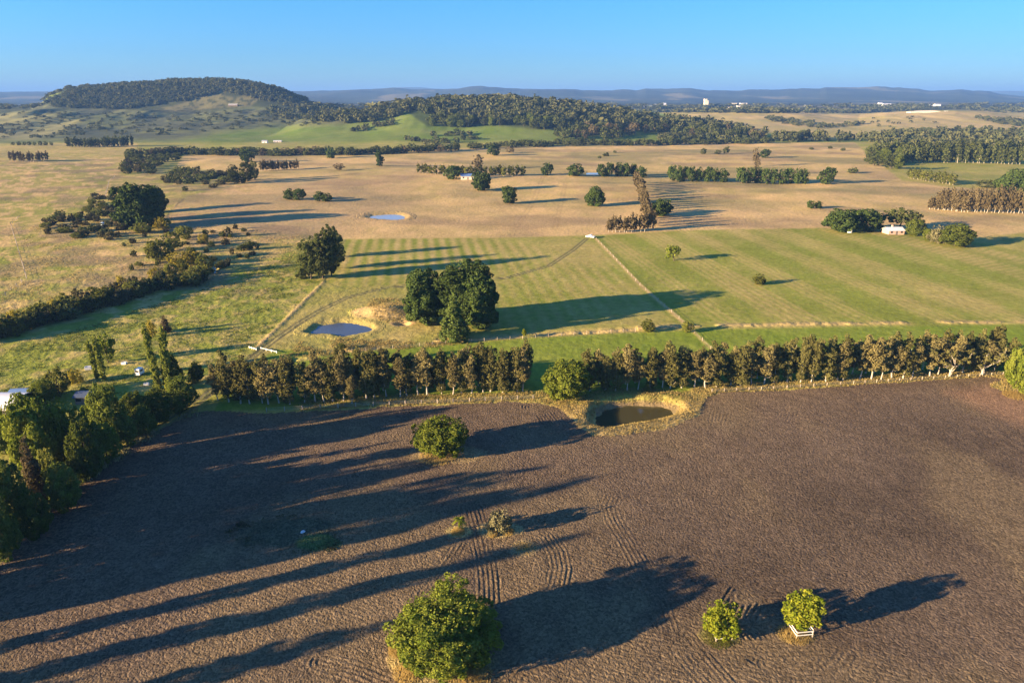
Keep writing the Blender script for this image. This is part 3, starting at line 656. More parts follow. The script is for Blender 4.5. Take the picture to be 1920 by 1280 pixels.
# the big pines, dense
for i, (w, h, m) in enumerate([(14, 20, 'dark'), (18, 25.5, 'dark'), (13, 22, 'dark')]): round_tree('great_pine', m, w, h, 130 + i, 42000, 0.55, .05, 130, .34, 9, inner=.62)
cone_tree('pale_conifer', 'pale', 9, 15.5, 135, 11000, 0.50, .03, 9, nsub=90)
for i in range(4): round_tree('cypress', 'dark', 14, 15, 140 + i, 8000, 0.8, .03, 70, .36, 7, inner=.6)
for i in range(3): column_tree('narrow_cypress', 'dark', 8, 16, 146 + i, 3600, 0.85, .06, 7, .55, 46)
for i in range(3): round_tree('open_pine', 'gum', 12, 20, 150 + i, 12000, 0.5, .10, 44, .34, 8)
for i in range(7): column_tree('sheoak', 'she', 4.6, 12, 160 + i, 11000, 0.27, .22, 8, .45, 40, 'palebark', .13, .17, 1.3, subr=.40)
for i in range(5): column_tree('green_sheoak', 'sheg', 4.6, 12, 170 + i, 11000, 0.27, .10, 8, .42, 40, 'palebark', .12, .17, 1.3, subr=.40)
for i in range(3): column_tree('far_sheoak', 'brown', 6, 14, 176 + i, 900, 0.9, .16, 6, .5, 24, 'palebark', .12, .2, 1.2)
for i in range(3): column_tree('far_gum_row', 'gum', 6, 14, 180 + i, 900, 0.95, .10, 6, .5, 24, 'palebark', .12, .2)
for i in range(2): column_tree('far_green_row', 'will', 6, 12, 184 + i, 900, 0.9, .10, 6, .5, 24, 'palebark', .12, .2)
for i in range(3): column_tree('poplar', 'popl', 2.4, 14, 190 + i, 8000, 0.26, .03, 14, .30, 60, 'bark', .03, .14, 1.2)
cone_tree('brown_conifer', 'brown', 6.5, 15, 195, 9000, 0.36, .04, 12, nsub=110)
for i in range(4): round_tree('willow', 'will', 7, 6, 200 + i, 2400, 0.42, .04, 30, .42, 6)
for i in range(2): round_tree('autumn_willow', 'gold', 7, 6, 206 + i, 2200, 0.42, .04, 28, .42, 6)
for i in range(4): round_tree('scrub_bush', 'scrub', 5, 3.6, 210 + i, 900, 0.48, .0, 18, .46, 5)
for i in range(3): round_tree('dark_bush', 'gum', 5, 4.2, 216 + i, 900, 0.5, .0, 18, .46, 5)
for i in range(5): round_tree('far_gum', 'gum', 12, 15, 220 + i, 700, 1.35, .12, 22, .42, 6)
for i in range(2): round_tree('far_brown', 'brown', 12, 15, 226 + i, 600, 1.35, .14, 20, .4, 6)
for i in range(3): round_tree('far_cypress', 'dark', 14, 14, 230 + i, 1500, 1.2, .05, 36, .4, 6, inner=.6)
for i in range(2): round_tree('grey_shrub', 'grey', 5.2, 4.4, 240 + i, 3000, 0.30, .0, 36, .42, 6)
round_tree('flat_pine', 'gum', 16, 13, 245, 4200, 0.8, .38, 40, .3, 9, flat_top=.8, squash=.55)
round_tree('small_tree', 'oak', 7, 7, 247, 1800, 0.5, .22, 26, .4, 6)
round_tree('small_tree', 'oak', 7, 7, 248, 1800, 0.5, .16, 26, .4, 6)
def palm_proto():
    g = random.Random(5); V = []; Fq = []; R = []
    for k in range(46):
        a = g.uniform(0, 2 * PI); el = g.uniform(-.5, 1.2); L = g.uniform(.9, 1.4); pr = None
        for j in range(5):
            t = j / 4; rr = L * t * math.cos(el * (1 - .3 * t)); zz = 2.3 + L * t * math.sin(el) - .7 * t * t; w = .13 * math.sin(PI * (0.15 + .8 * t)); x, y = math.cos(a) * rr, math.sin(a) * rr
            q = [(x - math.sin(a) * w, y + math.cos(a) * w, zz - .05), (x + math.sin(a) * w, y - math.cos(a) * w, zz - .05)]
            b = len(V); V += q; r = g.random(); R += [r, r]
            if pr is not None: Fq.append((pr, pr + 1, b + 1, b))
            pr = b
    me = np_mesh('cabbage_palm_crown', V, Fq, M['bright'], {'rnd': ('FLOAT', R)})
    mb = MB(); mb.tube([(0, 0, -.3), (.05, 0, 1.2), (0, 0, 2.35)], [.2, .14, .12], 7); proto('cabbage_palm', 2.6, 3.4, me, mb.mesh('cabbage_palm_trunk', M['bark']))
palm_proto()
def bare_proto(seed):
    g = random.Random(seed); mb = MB(); H = 11.0; pts = []
    def limb(p, a, el, L, r, lev):
        q = [p]; n = 4; r_ = [r]
        for i in range(n):
            el2 = el + .12 * i; s = L / n; l = q[-1]; a += g.uniform(-.25, .25)
            q.append((l[0] + math.cos(a) * math.cos(el2) * s, l[1] + math.sin(a) * math.cos(el2) * s, l[2] + math.sin(el2) * s)); r_.append(r * (1 - .8 * (i + 1) / n))
        mb.tube(q, r_, 5); pts.append(q[-1]); pts.append(q[-2])
        if lev:
            for k in range(3): limb(q[1 + k], a + g.uniform(-1.1, 1.1), el + g.uniform(-.2, .4), L * .55, r * .5, lev - 1)
    mb.tube([(0, 0, -.3), (.1, .1, 1.6), (.3, 0, 3.2)], [.3, .24, .2], 7)
    for k in range(6): limb((.1 + .03 * k, .05, 1.2 + .35 * k), k * 1.05 + g.uniform(-.3, .3), g.uniform(.55, 1.1), g.uniform(5, 7.5), .15, 2)
    bl = [(p[0], p[1], min(p[2], H - 1), 1.0, 1.0, .8) for p in pts if p[2] > 4.5]
    proto('bare_sheoak', 7.5, H, crown_mesh('bare_sheoak_crown', 'sheg', leaves(bl, 1900, .40, seed, 46, .7, inner=.2, stretch=1.3)), mb.mesh('bare_sheoak_trunk', M['palebark']))
bare_proto(1); bare_proto(2)

ORD = ['first', 'second', 'third', 'fourth', 'fifth', 'sixth', 'seventh', 'eighth', 'ninth', 'tenth', 'eleventh', 'twelfth', 'thirteenth', 'fourteenth', 'fifteenth', 'sixteenth', 'seventeenth', 'eighteenth', 'nineteenth']
TENS = {2: 'twent', 3: 'thirt', 4: 'fort', 5: 'fift', 6: 'sixt', 7: 'sevent'}
def ordn(i):
    if i < 19: return ORD[i]
    t, k = divmod(i + 1, 10)
    return TENS[t] + ('ieth' if k == 0 else 'y-' + ORD[k - 1])
NVAR = {}
TREES = []
def plant_at(kind, p, H, W, label, cat='tree', name=None, group=None, var=None, rz=None, parts=True, lean=0.0):
    L = PROTO[kind]
    if var is None: var = NVAR.get(kind, 0); NVAR[kind] = var + 1
    w0, h0, cm, tm = L[var % len(L)]
    e = empty(name or kind, p, label, cat, group, RNG.uniform(0, 6.28) if rz is None else rz)
    e.rotation_euler[1] = lean
    e.scale = (W / w0, W / w0, H / h0)
    link('crown' if cat == 'tree' else 'foliage', cm, e)
    link('trunk' if cat == 'tree' else 'stem', tm, e)
    TREES.append((p, W)); return e
def plant(kind, u, vb, vt, wpx, label, **kw):
    p = at(u, vb); return plant_at(kind, p, height_to(p, vt), wpx * depth(p) / F, label, **kw)
# ------------------------------------------------------------------ foreground
plant('big_oak', 836, 1224, 1130, 205, 'big round leafy green tree with yellow grass at its foot, nearest of all', name='oak_tree', rz=0.4)
plant('field_oak', 828, 848, 790, 112, 'broad green tree alone in the upper ploughed field with long shadow', name='oak_tree', rz=1.0)
plant('gap_oak', 1062, 747, 682, 92, 'rich green rounded tree filling the gap between the two brown tree belts', name='oak_tree', rz=2.0)
plant('young_tree', 1350, 1190, 1138, 76, 'squat yellow-green young tree inside a timber guard, left of the pair', var=0, rz=0.0)
plant('young_tree', 1499, 1184, 1114, 70, 'taller upright bright green young tree inside a timber guard, right of the pair', var=1, rz=0.5)
plant('cabbage_palm', 862, 994, 964, 30, 'small yellow-green palm-like tree on a tuft of straw in the ploughed field', var=0)
plant('grey_shrub', 937, 997, 957, 52, 'bushy grey-green shrub with straw at its base beside the small palm', cat='shrub', var=0)
plant('gap_oak', 1908, 735, 655, 55, 'green bushy tree at the right end of the brown belt', name='oak_tree', rz=4.0)
def straw_tuft(u, v, w, h, label, n=240, seed=1, mat='straw'):
    p = at(u, v); g = np.random.default_rng(seed); a = g.uniform(0, 2 * PI, n); r = w / 2 * g.uniform(0, 1, n) ** .6
    x, y = np.cos(a) * r, np.sin(a) * r; hh = h * g.uniform(.5, 1.1, n) * (1 - .5 * (r / (w / 2)) ** 2); la = g.uniform(0, 2 * PI, n); wd = 0.055
    lx, ly = np.cos(la) * hh * .4, np.sin(la) * hh * .4
    V = np.stack([np.stack([x - wd, y, 0 * x - .05], 1), np.stack([x + wd, y, 0 * x - .05], 1), np.stack([x + lx + wd * .4, y + ly, hh], 1), np.stack([x + lx - wd * .4, y + ly, hh], 1)], 1).reshape(-1, 3)
    me = np_mesh('straw_tuft', V, np.arange(4 * n).reshape(n, 4), M[mat], {'rnd': ('FLOAT', np.repeat(g.uniform(0, 1, n), 4))})
    o = link('grass_tuft', me); o.location = p; tag(o, label, 'grass tuft'); return o
straw_tuft(748, 1222, 2.6, 1.5, 'tall yellow straw clump at the left foot of the big round tree', 700, 1)
straw_tuft(765, 1262, 4.0, .8, 'low straw in front of the big round tree at its left', 600, 2)
straw_tuft(880, 1268, 6.0, .8, 'low straw in front of the big round tree at its right', 800, 12)
straw_tuft(859, 998, 2.4, .7, 'ring of straw under the small palm-like tree', 420, 3)
straw_tuft(924, 1003, 1.6, 1.0, 'yellow straw clump at the left foot of the grey shrub', 320, 4)
straw_tuft(952, 998, 2.2, .8, 'straw clump at the right foot of the grey shrub', 320, 5)
straw_tuft(1345, 1196, 4.2, .5, 'greenish grass round the timber guard of the left young tree', 500, 6, 'will')
straw_tuft(1488, 1190, 4.2, .6, 'orange dry grass round the timber guard of the right young tree', 500, 7)
straw_tuft(822, 856, 8.0, .7, 'dry grass skirt under the lone tree in the upper ploughed field', 900, 8)
straw_tuft(985, 1028, 3.6, .4, 'patch of pale weeds in the tilth between the ridged tracks', 260, 9)['kind'] = 'stuff'
straw_tuft(1905, 742, 6.0, .8, 'rank dry grass at the right-hand field corner under the green tree', 700, 10)
def guard(u, v, label):
    p = at(u, v); e = empty('tree_guard', p, label, 'tree guard', 'timber guards round young trees', 0.12); s = 1.15
    for i, (x, y) in enumerate(((-s, -s), (s, -s), (s, s), (-s, s))): MB().box(x - .06, x + .06, y - .06, y + .06, -.3, 1.25).build('post', M['timber'], e)
    for z in (.55, 1.05):
        for (x0, x1, y0, y1) in ((-s, s, -s - .10, -s - .06), (-s, s, s + .06, s + .10), (-s - .10, -s - .06, -s, s), (s + .06, s + .10, -s, s)):
            MB().box(x0, x1, y0, y1, z, z + .14).build('rail', M['whitewood'], e)
guard(1351, 1190, 'pale timber guard round the squat yellow-green young tree'); guard(1500, 1184, 'pale timber guard round the taller upright young tree')
def rock(u, v, s, label):
    p = at(u, v); import bmesh
    bm = bmesh.new(); bmesh.ops.create_icosphere(bm, subdivisions=3, radius=s)
    g = random.Random(u)
    for q in bm.verts:
        k = 1 + .22 * math.sin(q.co.x * 3 / s + g.random() * .3) * math.cos(q.co.y * 2.3 / s) + g.uniform(-.04, .04); q.co *= k; q.co.z *= .75
    me = bpy.data.meshes.new('rock'); bm.to_mesh(me); bm.free(); me.materials.append(M['rock']); o = link('rock', me); o.location = (p[0], p[1], p[2] + s * .3); tag(o, label, 'rock')
rock(567, 1001, .62, 'pale round rock on the dark grassy mound in the ploughed field')

# ------------------------------------------------------------------ the tree belt along the ploughed field
def belt(pts, n, hpx, first_lab, side, kinds, back=0.0, hj=.16):
    us = np.linspace(pts[0][0], pts[-1][0], n)
    for i, u in enumerate(us):
        u2 = u + RNG.uniform(-6, 6); v = np.interp(u2, [p[0] for p in pts], [p[1] for p in pts])
        p = at(u2, v + RNG.uniform(-2, 2)); p = (p[0], p[1] + back, p[2])
        H = np.interp(u2, hpx[0], hpx[1]) * RNG.uniform(1 - hj, 1 + hj * .7) * 1.07
        k = kinds[RNG.integers(len(kinds))]
        plant_at(k, p, H, RNG.uniform(3.7, 5.4), first_lab.format(o=ordn(i)), name='sheoak_tree', group=side, lean=RNG.uniform(-.05, .05))
LB = [(408, 752), (455, 756), (480, 757), (560, 755), (700, 746), (850, 738), (985, 733)]
belt(LB, 30, ([400, 470, 600, 760, 985], [9.6, 10.6, 10.8, 10.6, 10.2]), '{o} tree from the left in the front row of the left brown belt', 'front row of the left tree belt', ['sheoak', 'sheoak', 'green_sheoak'])
belt(LB, 27, ([400, 985], [9.8, 10.4]), '{o} tree from the left in the rear row of the left brown belt', 'rear row of the left tree belt', ['green_sheoak', 'sheoak', 'green_sheoak'], 4.2)
plant('sheoak', 660, 757, 705, 22, 'small pale sheoak standing forward of the left brown belt, near its middle', name='sheoak_tree')
RB = [(1108, 734), (1200, 729), (1300, 726), (1450, 719), (1600, 712), (1750, 704), (1890, 696)]
belt(RB, 37, ([1100, 1200, 1300, 1340, 1420, 1600, 1890], [8.6, 9.8, 9.8, 8.2, 10.2, 10.8, 9.0]), '{o} tree from the left in the front row of the right brown belt', 'front row of the right tree belt', ['green_sheoak', 'sheoak', 'green_sheoak', 'sheoak'], 0, .12)
belt(RB, 35, ([1100, 1890], [9.2, 10.2]), '{o} tree from the left in the rear row of the right brown belt', 'rear row of the right tree belt', ['green_sheoak', 'green_sheoak', 'sheoak'], 4.2, .12)
for u, vb, vt, w, l in [(1780, 703, 648, 52, 'sparse tree with white spreading limbs in the right belt, left of two'), (1842, 700, 648, 60, 'sparse tree with white spreading limbs near the belt\'s right end')]:
    plant('bare_sheoak', u, vb + 3, vt, w, l, name='bare_tree')
plant('willow', 1212, 735, 722, 16, 'small bright green bush under the right belt by the dark pond', cat='shrub', name='green_bush')
def fence(name, pts, step, label, h=1.15, mat='timber', wires=3, post=.09):
    P = [at(u, v) for u, v in pts]; e = empty(name, P[0], label, 'fence')
    wm = MB(); o = P[0]; tops = []
    for a, b in zip(P[:-1], P[1:]):
        L = math.hypot(b[0] - a[0], b[1] - a[1]); n = max(1, int(L / step))
        for i in range(n):
            t = i / n; x, y = a[0] + (b[0] - a[0]) * t, a[1] + (b[1] - a[1]) * t; z = float(terrain(np.array([x]), np.array([y]))[0])
            tops.append((x - o[0], y - o[1], z - o[2]))
    z = P[-1]; tops.append((z[0] - o[0], z[1] - o[1], z[2] - o[2]))
    pm = MB().box(-post, post, -post, post, -.4, h).mesh('fence_post', M[mat])
    for q in tops[:100]:
        c = link('post', pm, e); c.location = q; c.rotation_euler = (RNG.uniform(-.05, .05), RNG.uniform(-.05, .05), RNG.uniform(0, 1))
    for k in range(wires): wm.tube([(q[0], q[1], q[2] + h * (.35 + .28 * k)) for q in tops], [.02] * len(tops), 3)
    wm.build('wire', M['wire'], e); return e
fence('wire_fence', [(500, 772), (700, 761), (850, 755), (1000, 748)], 3.6, 'post and wire fence between the left brown belt and the ploughed field')
fence('wire_fence', [(1335, 735), (1450, 730), (1600, 720), (1750, 711), (1880, 703)], 3.2, 'post and wire fence between the right brown belt and the ploughed field', .95, 'timber', 3, .07)
fence('wire_fence', [(660, 660), (860, 642), (980, 635), (1100, 626), (1280, 614)], 3.6, 'thin fence of pale posts along the dry creek below the big pines', 1.0, 'timber', 2, .07)
fence('wire_fence', [(0, 562), (50, 522), (38, 480), (20, 421), (36, 408)], 6, 'old wire fence bending round the scrubby olive paddock at far left', 1.4, 'timber', 2, .12)
fence('wire_fence', [(196, 372), (205, 340), (215, 332)], 9, 'distant wire fence running uphill beyond the big dark tree', 1.4, 'timber', 2, .14)
fence('wire_fence', [(1118, 449), (1200, 535), (1288, 610), (1333, 655)], 7, 'fence along the strip of dry grass crossing the mown field', 1.1, 'timber', 2, .07)
# white rails at the track crossing
def rails(pts, label):
    P = [at(u, v) for u, v in pts]; a, b = P; e = empty('low_rail', a, label, 'rail'); d = (b[0] - a[0], b[1] - a[1], b[2] - a[2]); L = math.hypot(d[0], d[1]); rz = math.atan2(d[1], d[0])
    e.rotation_euler[2] = rz
    for t in np.linspace(0, L, 4): MB().box(t - .1, t + .1, -.1, .1, -.3, .75).build('post', M['whitewood'], e)
    MB().box(-.2, L + .2, -.16, -.10, .42, .62).build('rail', M['whitewood'], e)
rails([(490, 655), (519, 662)], 'long low white rail beside the farm track crossing, right side')
rails([(468, 653), (481, 657)], 'short low white rail beside the farm track crossing, left side')

# ------------------------------------------------------------------ middle distance
plant('great_pine', 797, 606, 510, 80, 'dark rounded pine at the left of the big middle clump', name='pine_tree', var=0, rz=0)
plant('great_pine', 868, 604, 489, 112, 'tallest dark pine, crown of the big middle clump', name='pine_tree', var=1, rz=1)
plant('great_pine', 900, 615, 514, 72, 'dark pine at the right of the big middle clump', name='pine_tree', var=2, rz=2)
plant('pale_conifer', 852, 636, 556, 62, 'lighter green conifer in front of the big dark pines', name='conifer_tree', var=0)
plant('open_pine', 583, 523, 447, 48, 'thin-crowned dark tree at the left of the group by the mown field corner', name='gum_tree', var=0)
plant('open_pine', 606, 522, 440, 50, 'dense dark tree in the middle of the group by the mown field corner', name='gum_tree', var=1)
plant('open_pine', 622, 517, 424, 42, 'tallest dark tree of the group by the mown field corner', name='gum_tree', var=2)
plant('open_pine', 630, 503, 436, 40, 'dark tree at the back right of the group by the mown field corner', name='gum_tree', var=0)
plant('open_pine', 628, 482, 431, 34, 'rearmost dark tree of the group by the mown field corner', name='gum_tree', var=1)
plant('dark_bush', 566, 522, 506, 22, 'low dark bush at the foot of the tree group by the mown field', cat='shrub')
plant('small_tree', 1264, 489, 459, 30, 'small dark leaning tree alone in the striped mown field', lean=.18)
plant('willow', 1424, 533, 514, 26, 'sprawling green bush alone in the striped mown field', cat='shrub', name='green_bush')
plant('willow', 1216, 621, 599, 30, 'bright green bush left of the dry strip by the creek fence', cat='shrub', name='green_bush', var=1)
plant('willow', 1288, 623, 603, 24, 'yellow-green bush standing on the dry strip by the creek fence', cat='shrub', name='green_bush', var=2)
plant('young_tree', 983, 632, 617, 9, 'tiny bright sapling at the edge of the pines\' long shadow', name='sapling', var=1)
plant('willow', 640, 655, 644, 22, 'low green bush on the creek bank right of the track crossing', cat='shrub', name='green_bush')
# poplars and farm trees at left
plant('poplar', 183, 711, 638, 13, 'narrow leaning poplar, left one of the left pair', name='poplar_tree', lean=-.04, var=0)
plant('poplar', 196, 712, 630, 14, 'narrow poplar, right one of the left pair', name='poplar_tree', lean=-.02, var=1)
plant('small_tree', 203, 680, 628, 34, 'rounded green tree just behind the left pair of poplars')
plant('poplar', 299, 735, 608, 17, 'tall narrow poplar, left one of the right pair', name='poplar_tree', lean=-.03, var=2)
plant('poplar', 318, 735, 618, 18, 'tall narrow poplar, right one of the right pair', name='poplar_tree', lean=-.04, var=0)
plant('autumn_willow', 286, 632, 600, 20, 'yellow willow rising behind the tall right pair of poplars', name='willow_tree')
plant('brown_conifer', 311, 622, 592, 24, 'brownish shrub tree behind the tall right pair of poplars', name='brown_tree')
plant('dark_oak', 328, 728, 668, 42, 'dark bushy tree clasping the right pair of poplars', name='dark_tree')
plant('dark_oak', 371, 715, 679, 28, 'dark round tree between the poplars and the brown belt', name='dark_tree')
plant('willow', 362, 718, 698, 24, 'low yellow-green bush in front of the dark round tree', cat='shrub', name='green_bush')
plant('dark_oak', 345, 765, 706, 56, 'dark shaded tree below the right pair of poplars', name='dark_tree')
plant('willow', 112, 741, 692, 44, 'pale grey-green willow beside the yard behind the sheds', name='willow_tree')
plant('oak', 82, 757, 714, 44, 'green tree right of the blue-roofed shed', name='oak_tree')
plant('autumn_willow', 143, 718, 693, 30, 'yellow bush on the sunny lawn left of the poplars', cat='shrub', name='yellow_bush')
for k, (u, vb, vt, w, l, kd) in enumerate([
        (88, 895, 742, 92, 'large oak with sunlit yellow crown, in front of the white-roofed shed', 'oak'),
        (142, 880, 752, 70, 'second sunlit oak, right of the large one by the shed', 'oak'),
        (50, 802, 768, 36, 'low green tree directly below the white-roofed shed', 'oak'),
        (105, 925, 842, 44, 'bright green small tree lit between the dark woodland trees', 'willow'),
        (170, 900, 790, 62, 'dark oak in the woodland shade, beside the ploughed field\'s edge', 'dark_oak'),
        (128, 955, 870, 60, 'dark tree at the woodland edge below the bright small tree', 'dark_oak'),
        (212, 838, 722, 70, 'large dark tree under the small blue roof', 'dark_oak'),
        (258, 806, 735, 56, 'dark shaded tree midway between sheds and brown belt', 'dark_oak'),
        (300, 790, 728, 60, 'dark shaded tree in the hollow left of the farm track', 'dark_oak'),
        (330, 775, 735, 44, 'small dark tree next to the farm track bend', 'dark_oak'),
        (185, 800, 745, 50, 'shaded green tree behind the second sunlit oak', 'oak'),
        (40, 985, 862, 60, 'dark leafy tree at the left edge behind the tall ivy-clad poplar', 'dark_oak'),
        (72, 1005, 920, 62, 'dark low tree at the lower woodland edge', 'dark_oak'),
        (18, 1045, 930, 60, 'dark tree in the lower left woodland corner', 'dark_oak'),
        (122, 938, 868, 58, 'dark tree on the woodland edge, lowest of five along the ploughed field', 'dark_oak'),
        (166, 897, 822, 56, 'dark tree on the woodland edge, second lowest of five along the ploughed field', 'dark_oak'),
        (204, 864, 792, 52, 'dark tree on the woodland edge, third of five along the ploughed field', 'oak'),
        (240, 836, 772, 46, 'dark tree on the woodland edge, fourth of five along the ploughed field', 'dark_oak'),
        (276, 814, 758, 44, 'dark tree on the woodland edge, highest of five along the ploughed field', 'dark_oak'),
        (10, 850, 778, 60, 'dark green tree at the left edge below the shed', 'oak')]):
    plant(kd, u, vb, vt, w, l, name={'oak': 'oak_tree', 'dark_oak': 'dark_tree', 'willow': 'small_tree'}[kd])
plant('brown_conifer', 76, 948, 825, 56, 'brownish pointed conifer at the woodland edge', name='conifer_tree')
plant('poplar', 14, 985, 786, 42, 'very tall sunlit ivy-clad poplar at the left edge', name='poplar_tree', var=1)
plant('young_tree', 248, 815, 792, 16, 'little sunlit sapling on the shaded grass by the field edge', name='sapling', var=1)
plant('willow', 163, 742, 726, 30, 'low bush beside the small blue roof', cat='shrub', name='green_bush')
# woodland going on beyond the left edge of the picture: it throws the long shadows on the ploughed field
for k, (x, y, H, W, kd) in enumerate([(-95.7, 71.4, 25, 8.5, 'dark_oak'), (-98, 77, 22.5, 12, 'oak'), (-98, 61.2, 24, 3.8, 'poplar'),
                                      (-95.5, 54.6, 24, 4.6, 'poplar'), (-92.3, 46.8, 17, 5.2, 'poplar'), (-94, 51.8, 8.5, 5, 'dark_oak'), (-97, 40, 14, 4, 'poplar'), (-101.5, 88, 20, 9, 'oak')]):
    z = float(terrain(np.array([x]), np.array([float(y)]))[0])
    plant_at(kd, (x, y, z), H, W, f'{ordn(k)} tall tree of the woodland along the ploughed field\'s left edge', name='woodland_tree', group='woodland beyond the left edge')
# ------------------------------------------------------------------ hedges and creek scrub on the left
def line_plant(kinds, pts, n, hrange, wrange, label, cat, name, group, su=4, sv=3):
    us = np.array([p[0] for p in pts], float); vs = np.array([p[1] for p in pts], float); s = np.concatenate([[0], np.cumsum(np.hypot(np.diff(us), np.diff(vs) * 2))])
    for i in range(n):
        t = s[-1] * (i + RNG.uniform(.2, .8)) / n; u = np.interp(t, s, us) + RNG.uniform(-su, su); v = np.interp(t, s, vs) + RNG.uniform(-sv, sv)
        p = at(u, v); plant_at(kinds[RNG.integers(len(kinds))], p, RNG.uniform(*hrange), RNG.uniform(*wrange), label.format(o=ordn(i)), cat=cat, name=name, group=group)
line_plant(['scrub_bush', 'dark_bush', 'willow', 'dark_bush', 'dark_bush'], [(-40, 642), (40, 622), (130, 592), (220, 566), (300, 542), (385, 528)], 46, (3.6, 6.2), (5, 8), '{o} dark bush from the left in the long hedge along the creek', 'shrub', 'hedge_bush', 'creek hedge on the left', 5, 5)
line_plant(['willow', 'willow', 'autumn_willow', 'scrub_bush'], [(20, 612), (130, 578), (230, 548), (300, 530), (350, 512)], 18, (4.0, 6.0), (5, 8), '{o} yellow-green willow from the left behind the creek hedge', 'shrub', 'willow_bush', 'willows behind the creek hedge', 6, 5)
for u, vb, vt, w, k, l in [(345, 498, 470, 62, 'autumn_willow', 'spreading yellow-leaved willow in the middle of the creek scrub'), (388, 512, 476, 36, 'willow', 'bright green round willow left of the creek glimpse'), (368, 525, 500, 54, 'willow', 'low yellow-green willow below the bright round one'),
                           (300, 492, 450, 50, 'willow', 'tall green willow at the left of the creek scrub'), (322, 470, 436, 46, 'willow', 'green willow above the spreading yellow willow'), (412, 504, 490, 20, 'willow', 'small willow right of the creek glimpse'),
                           (424, 500, 484, 18, 'scrub_bush', 'small grey bush right of the creek glimpse'), (305, 430, 407, 34, 'autumn_willow', 'yellow-green willow at the foot of the big dark tree'), (268, 436, 418, 40, 'willow', 'low willow left of the one under the big dark tree'),
                           (345, 446, 424, 34, 'willow', 'willow by the edge of the big dark tree\'s shadow'), (382, 456, 438, 20, 'autumn_willow', 'small bright yellow willow right of the creek scrub'), (396, 462, 452, 16, 'autumn_willow', 'tiny yellow bush right of the creek scrub'),
                           (424, 458, 446, 18, 'scrub_bush', 'grey-green bush on the tan tussocks'), (428, 444, 426, 16, 'scrub_bush', 'round grey bush near the tan paddock edge'), (466, 468, 452, 20, 'willow', 'green bush farthest right in the tussocks'), (452, 470, 458, 16, 'dark_bush', 'dark bush next to the farthest right green one')]:
    plant(k, u, vb, vt, w, l, name='willow_tree' if 'willow' in k else 'scrub_bush', cat='tree' if w > 40 else 'shrub')
def area_plant(kinds, poly, n, hrange, wrange, label, cat, name, group, seed=3, minsep=0, parts=True):
    g = np.random.default_rng(seed); P = np.array(poly, float); lo, hi = P.min(0), P.max(0); k = 0; used = []
    for _ in range(n * 40):
        if k >= n: break
        u, v = g.uniform(lo[0], hi[0]), g.uniform(lo[1], hi[1])
        if not inside(np.array([u]), np.array([v]), poly)[0]: continue
        if minsep and any((u - a) ** 2 + (2 * (v - b)) ** 2 < minsep ** 2 for a, b in used): continue
        used.append((u, v)); p = at(u, v); plant_at(kinds[g.integers(len(kinds))], p, g.uniform(*hrange), g.uniform(*wrange), label, cat=cat, name=name, group=group); k += 1
area_plant(['scrub_bush', 'scrub_bush', 'dark_bush', 'willow'], [(62, 412), (130, 398), (225, 378), (235, 420), (215, 450), (150, 448), (90, 440)], 44, (2.5, 4.6), (4, 8), 'grey-green bush in the scrub patch round the pale blue tank', 'shrub', 'scrub_bush', 'scrub round the pale blue tank', 4, 9)
area_plant(['scrub_bush', 'dark_bush', 'willow'], [(160, 378), (245, 360), (250, 385), (180, 392)], 12, (3, 5), (5, 8), 'dark bush scattered left of the big dark tree', 'shrub', 'scrub_bush', 'bushes left of the big dark tree', 5, 10)
area_plant(['scrub_bush', 'willow', 'dark_bush'], [(240, 440), (420, 425), (500, 440), (480, 480), (430, 520), (250, 520), (230, 470)], 40, (1.4, 3.2), (2, 4.5), 'small bush dotted over the tan tussocks by the creek', 'shrub', 'scrub_bush', 'bushes on the creek tussocks', 6, 12)
area_plant(['dark_bush', 'scrub_bush', 'far_gum'], [(225, 312), (250, 292), (330, 288), (345, 300), (300, 315), (285, 328), (220, 325)], 42, (4, 8), (7, 12), 'dark scrub tree in the thicket at the left end of the far creek', 'tree', 'scrub_tree', 'thicket at the left end of the far creek', 7, 7)
area_plant(['dark_bush', 'scrub_bush'], [(310, 330), (350, 318), (420, 325), (470, 335), (450, 345), (390, 348), (310, 346)], 40, (3.5, 6.5), (6, 11), 'grey-green bush in the creek scrub left of the brown far row', 'shrub', 'scrub_bush', 'creek scrub left of the brown far row', 8, 7)
for u, vb, vt, w, k, l in [(268, 425, 347, 78, 'cypress', 'huge dark cypress throwing a broad shadow over the tan paddock'), (282, 413, 350, 52, 'cypress', 'dark cypress crowding close behind the huge one, nearer of two'), (294, 398, 349, 44, 'cypress', 'dark cypress behind the huge one, farther of two'), (240, 428, 372, 50, 'narrow_cypress', 'dark tree leaning on the left side of the huge cypress')]:
    plant(k, u, vb, vt, w, l, name='cypress_tree')
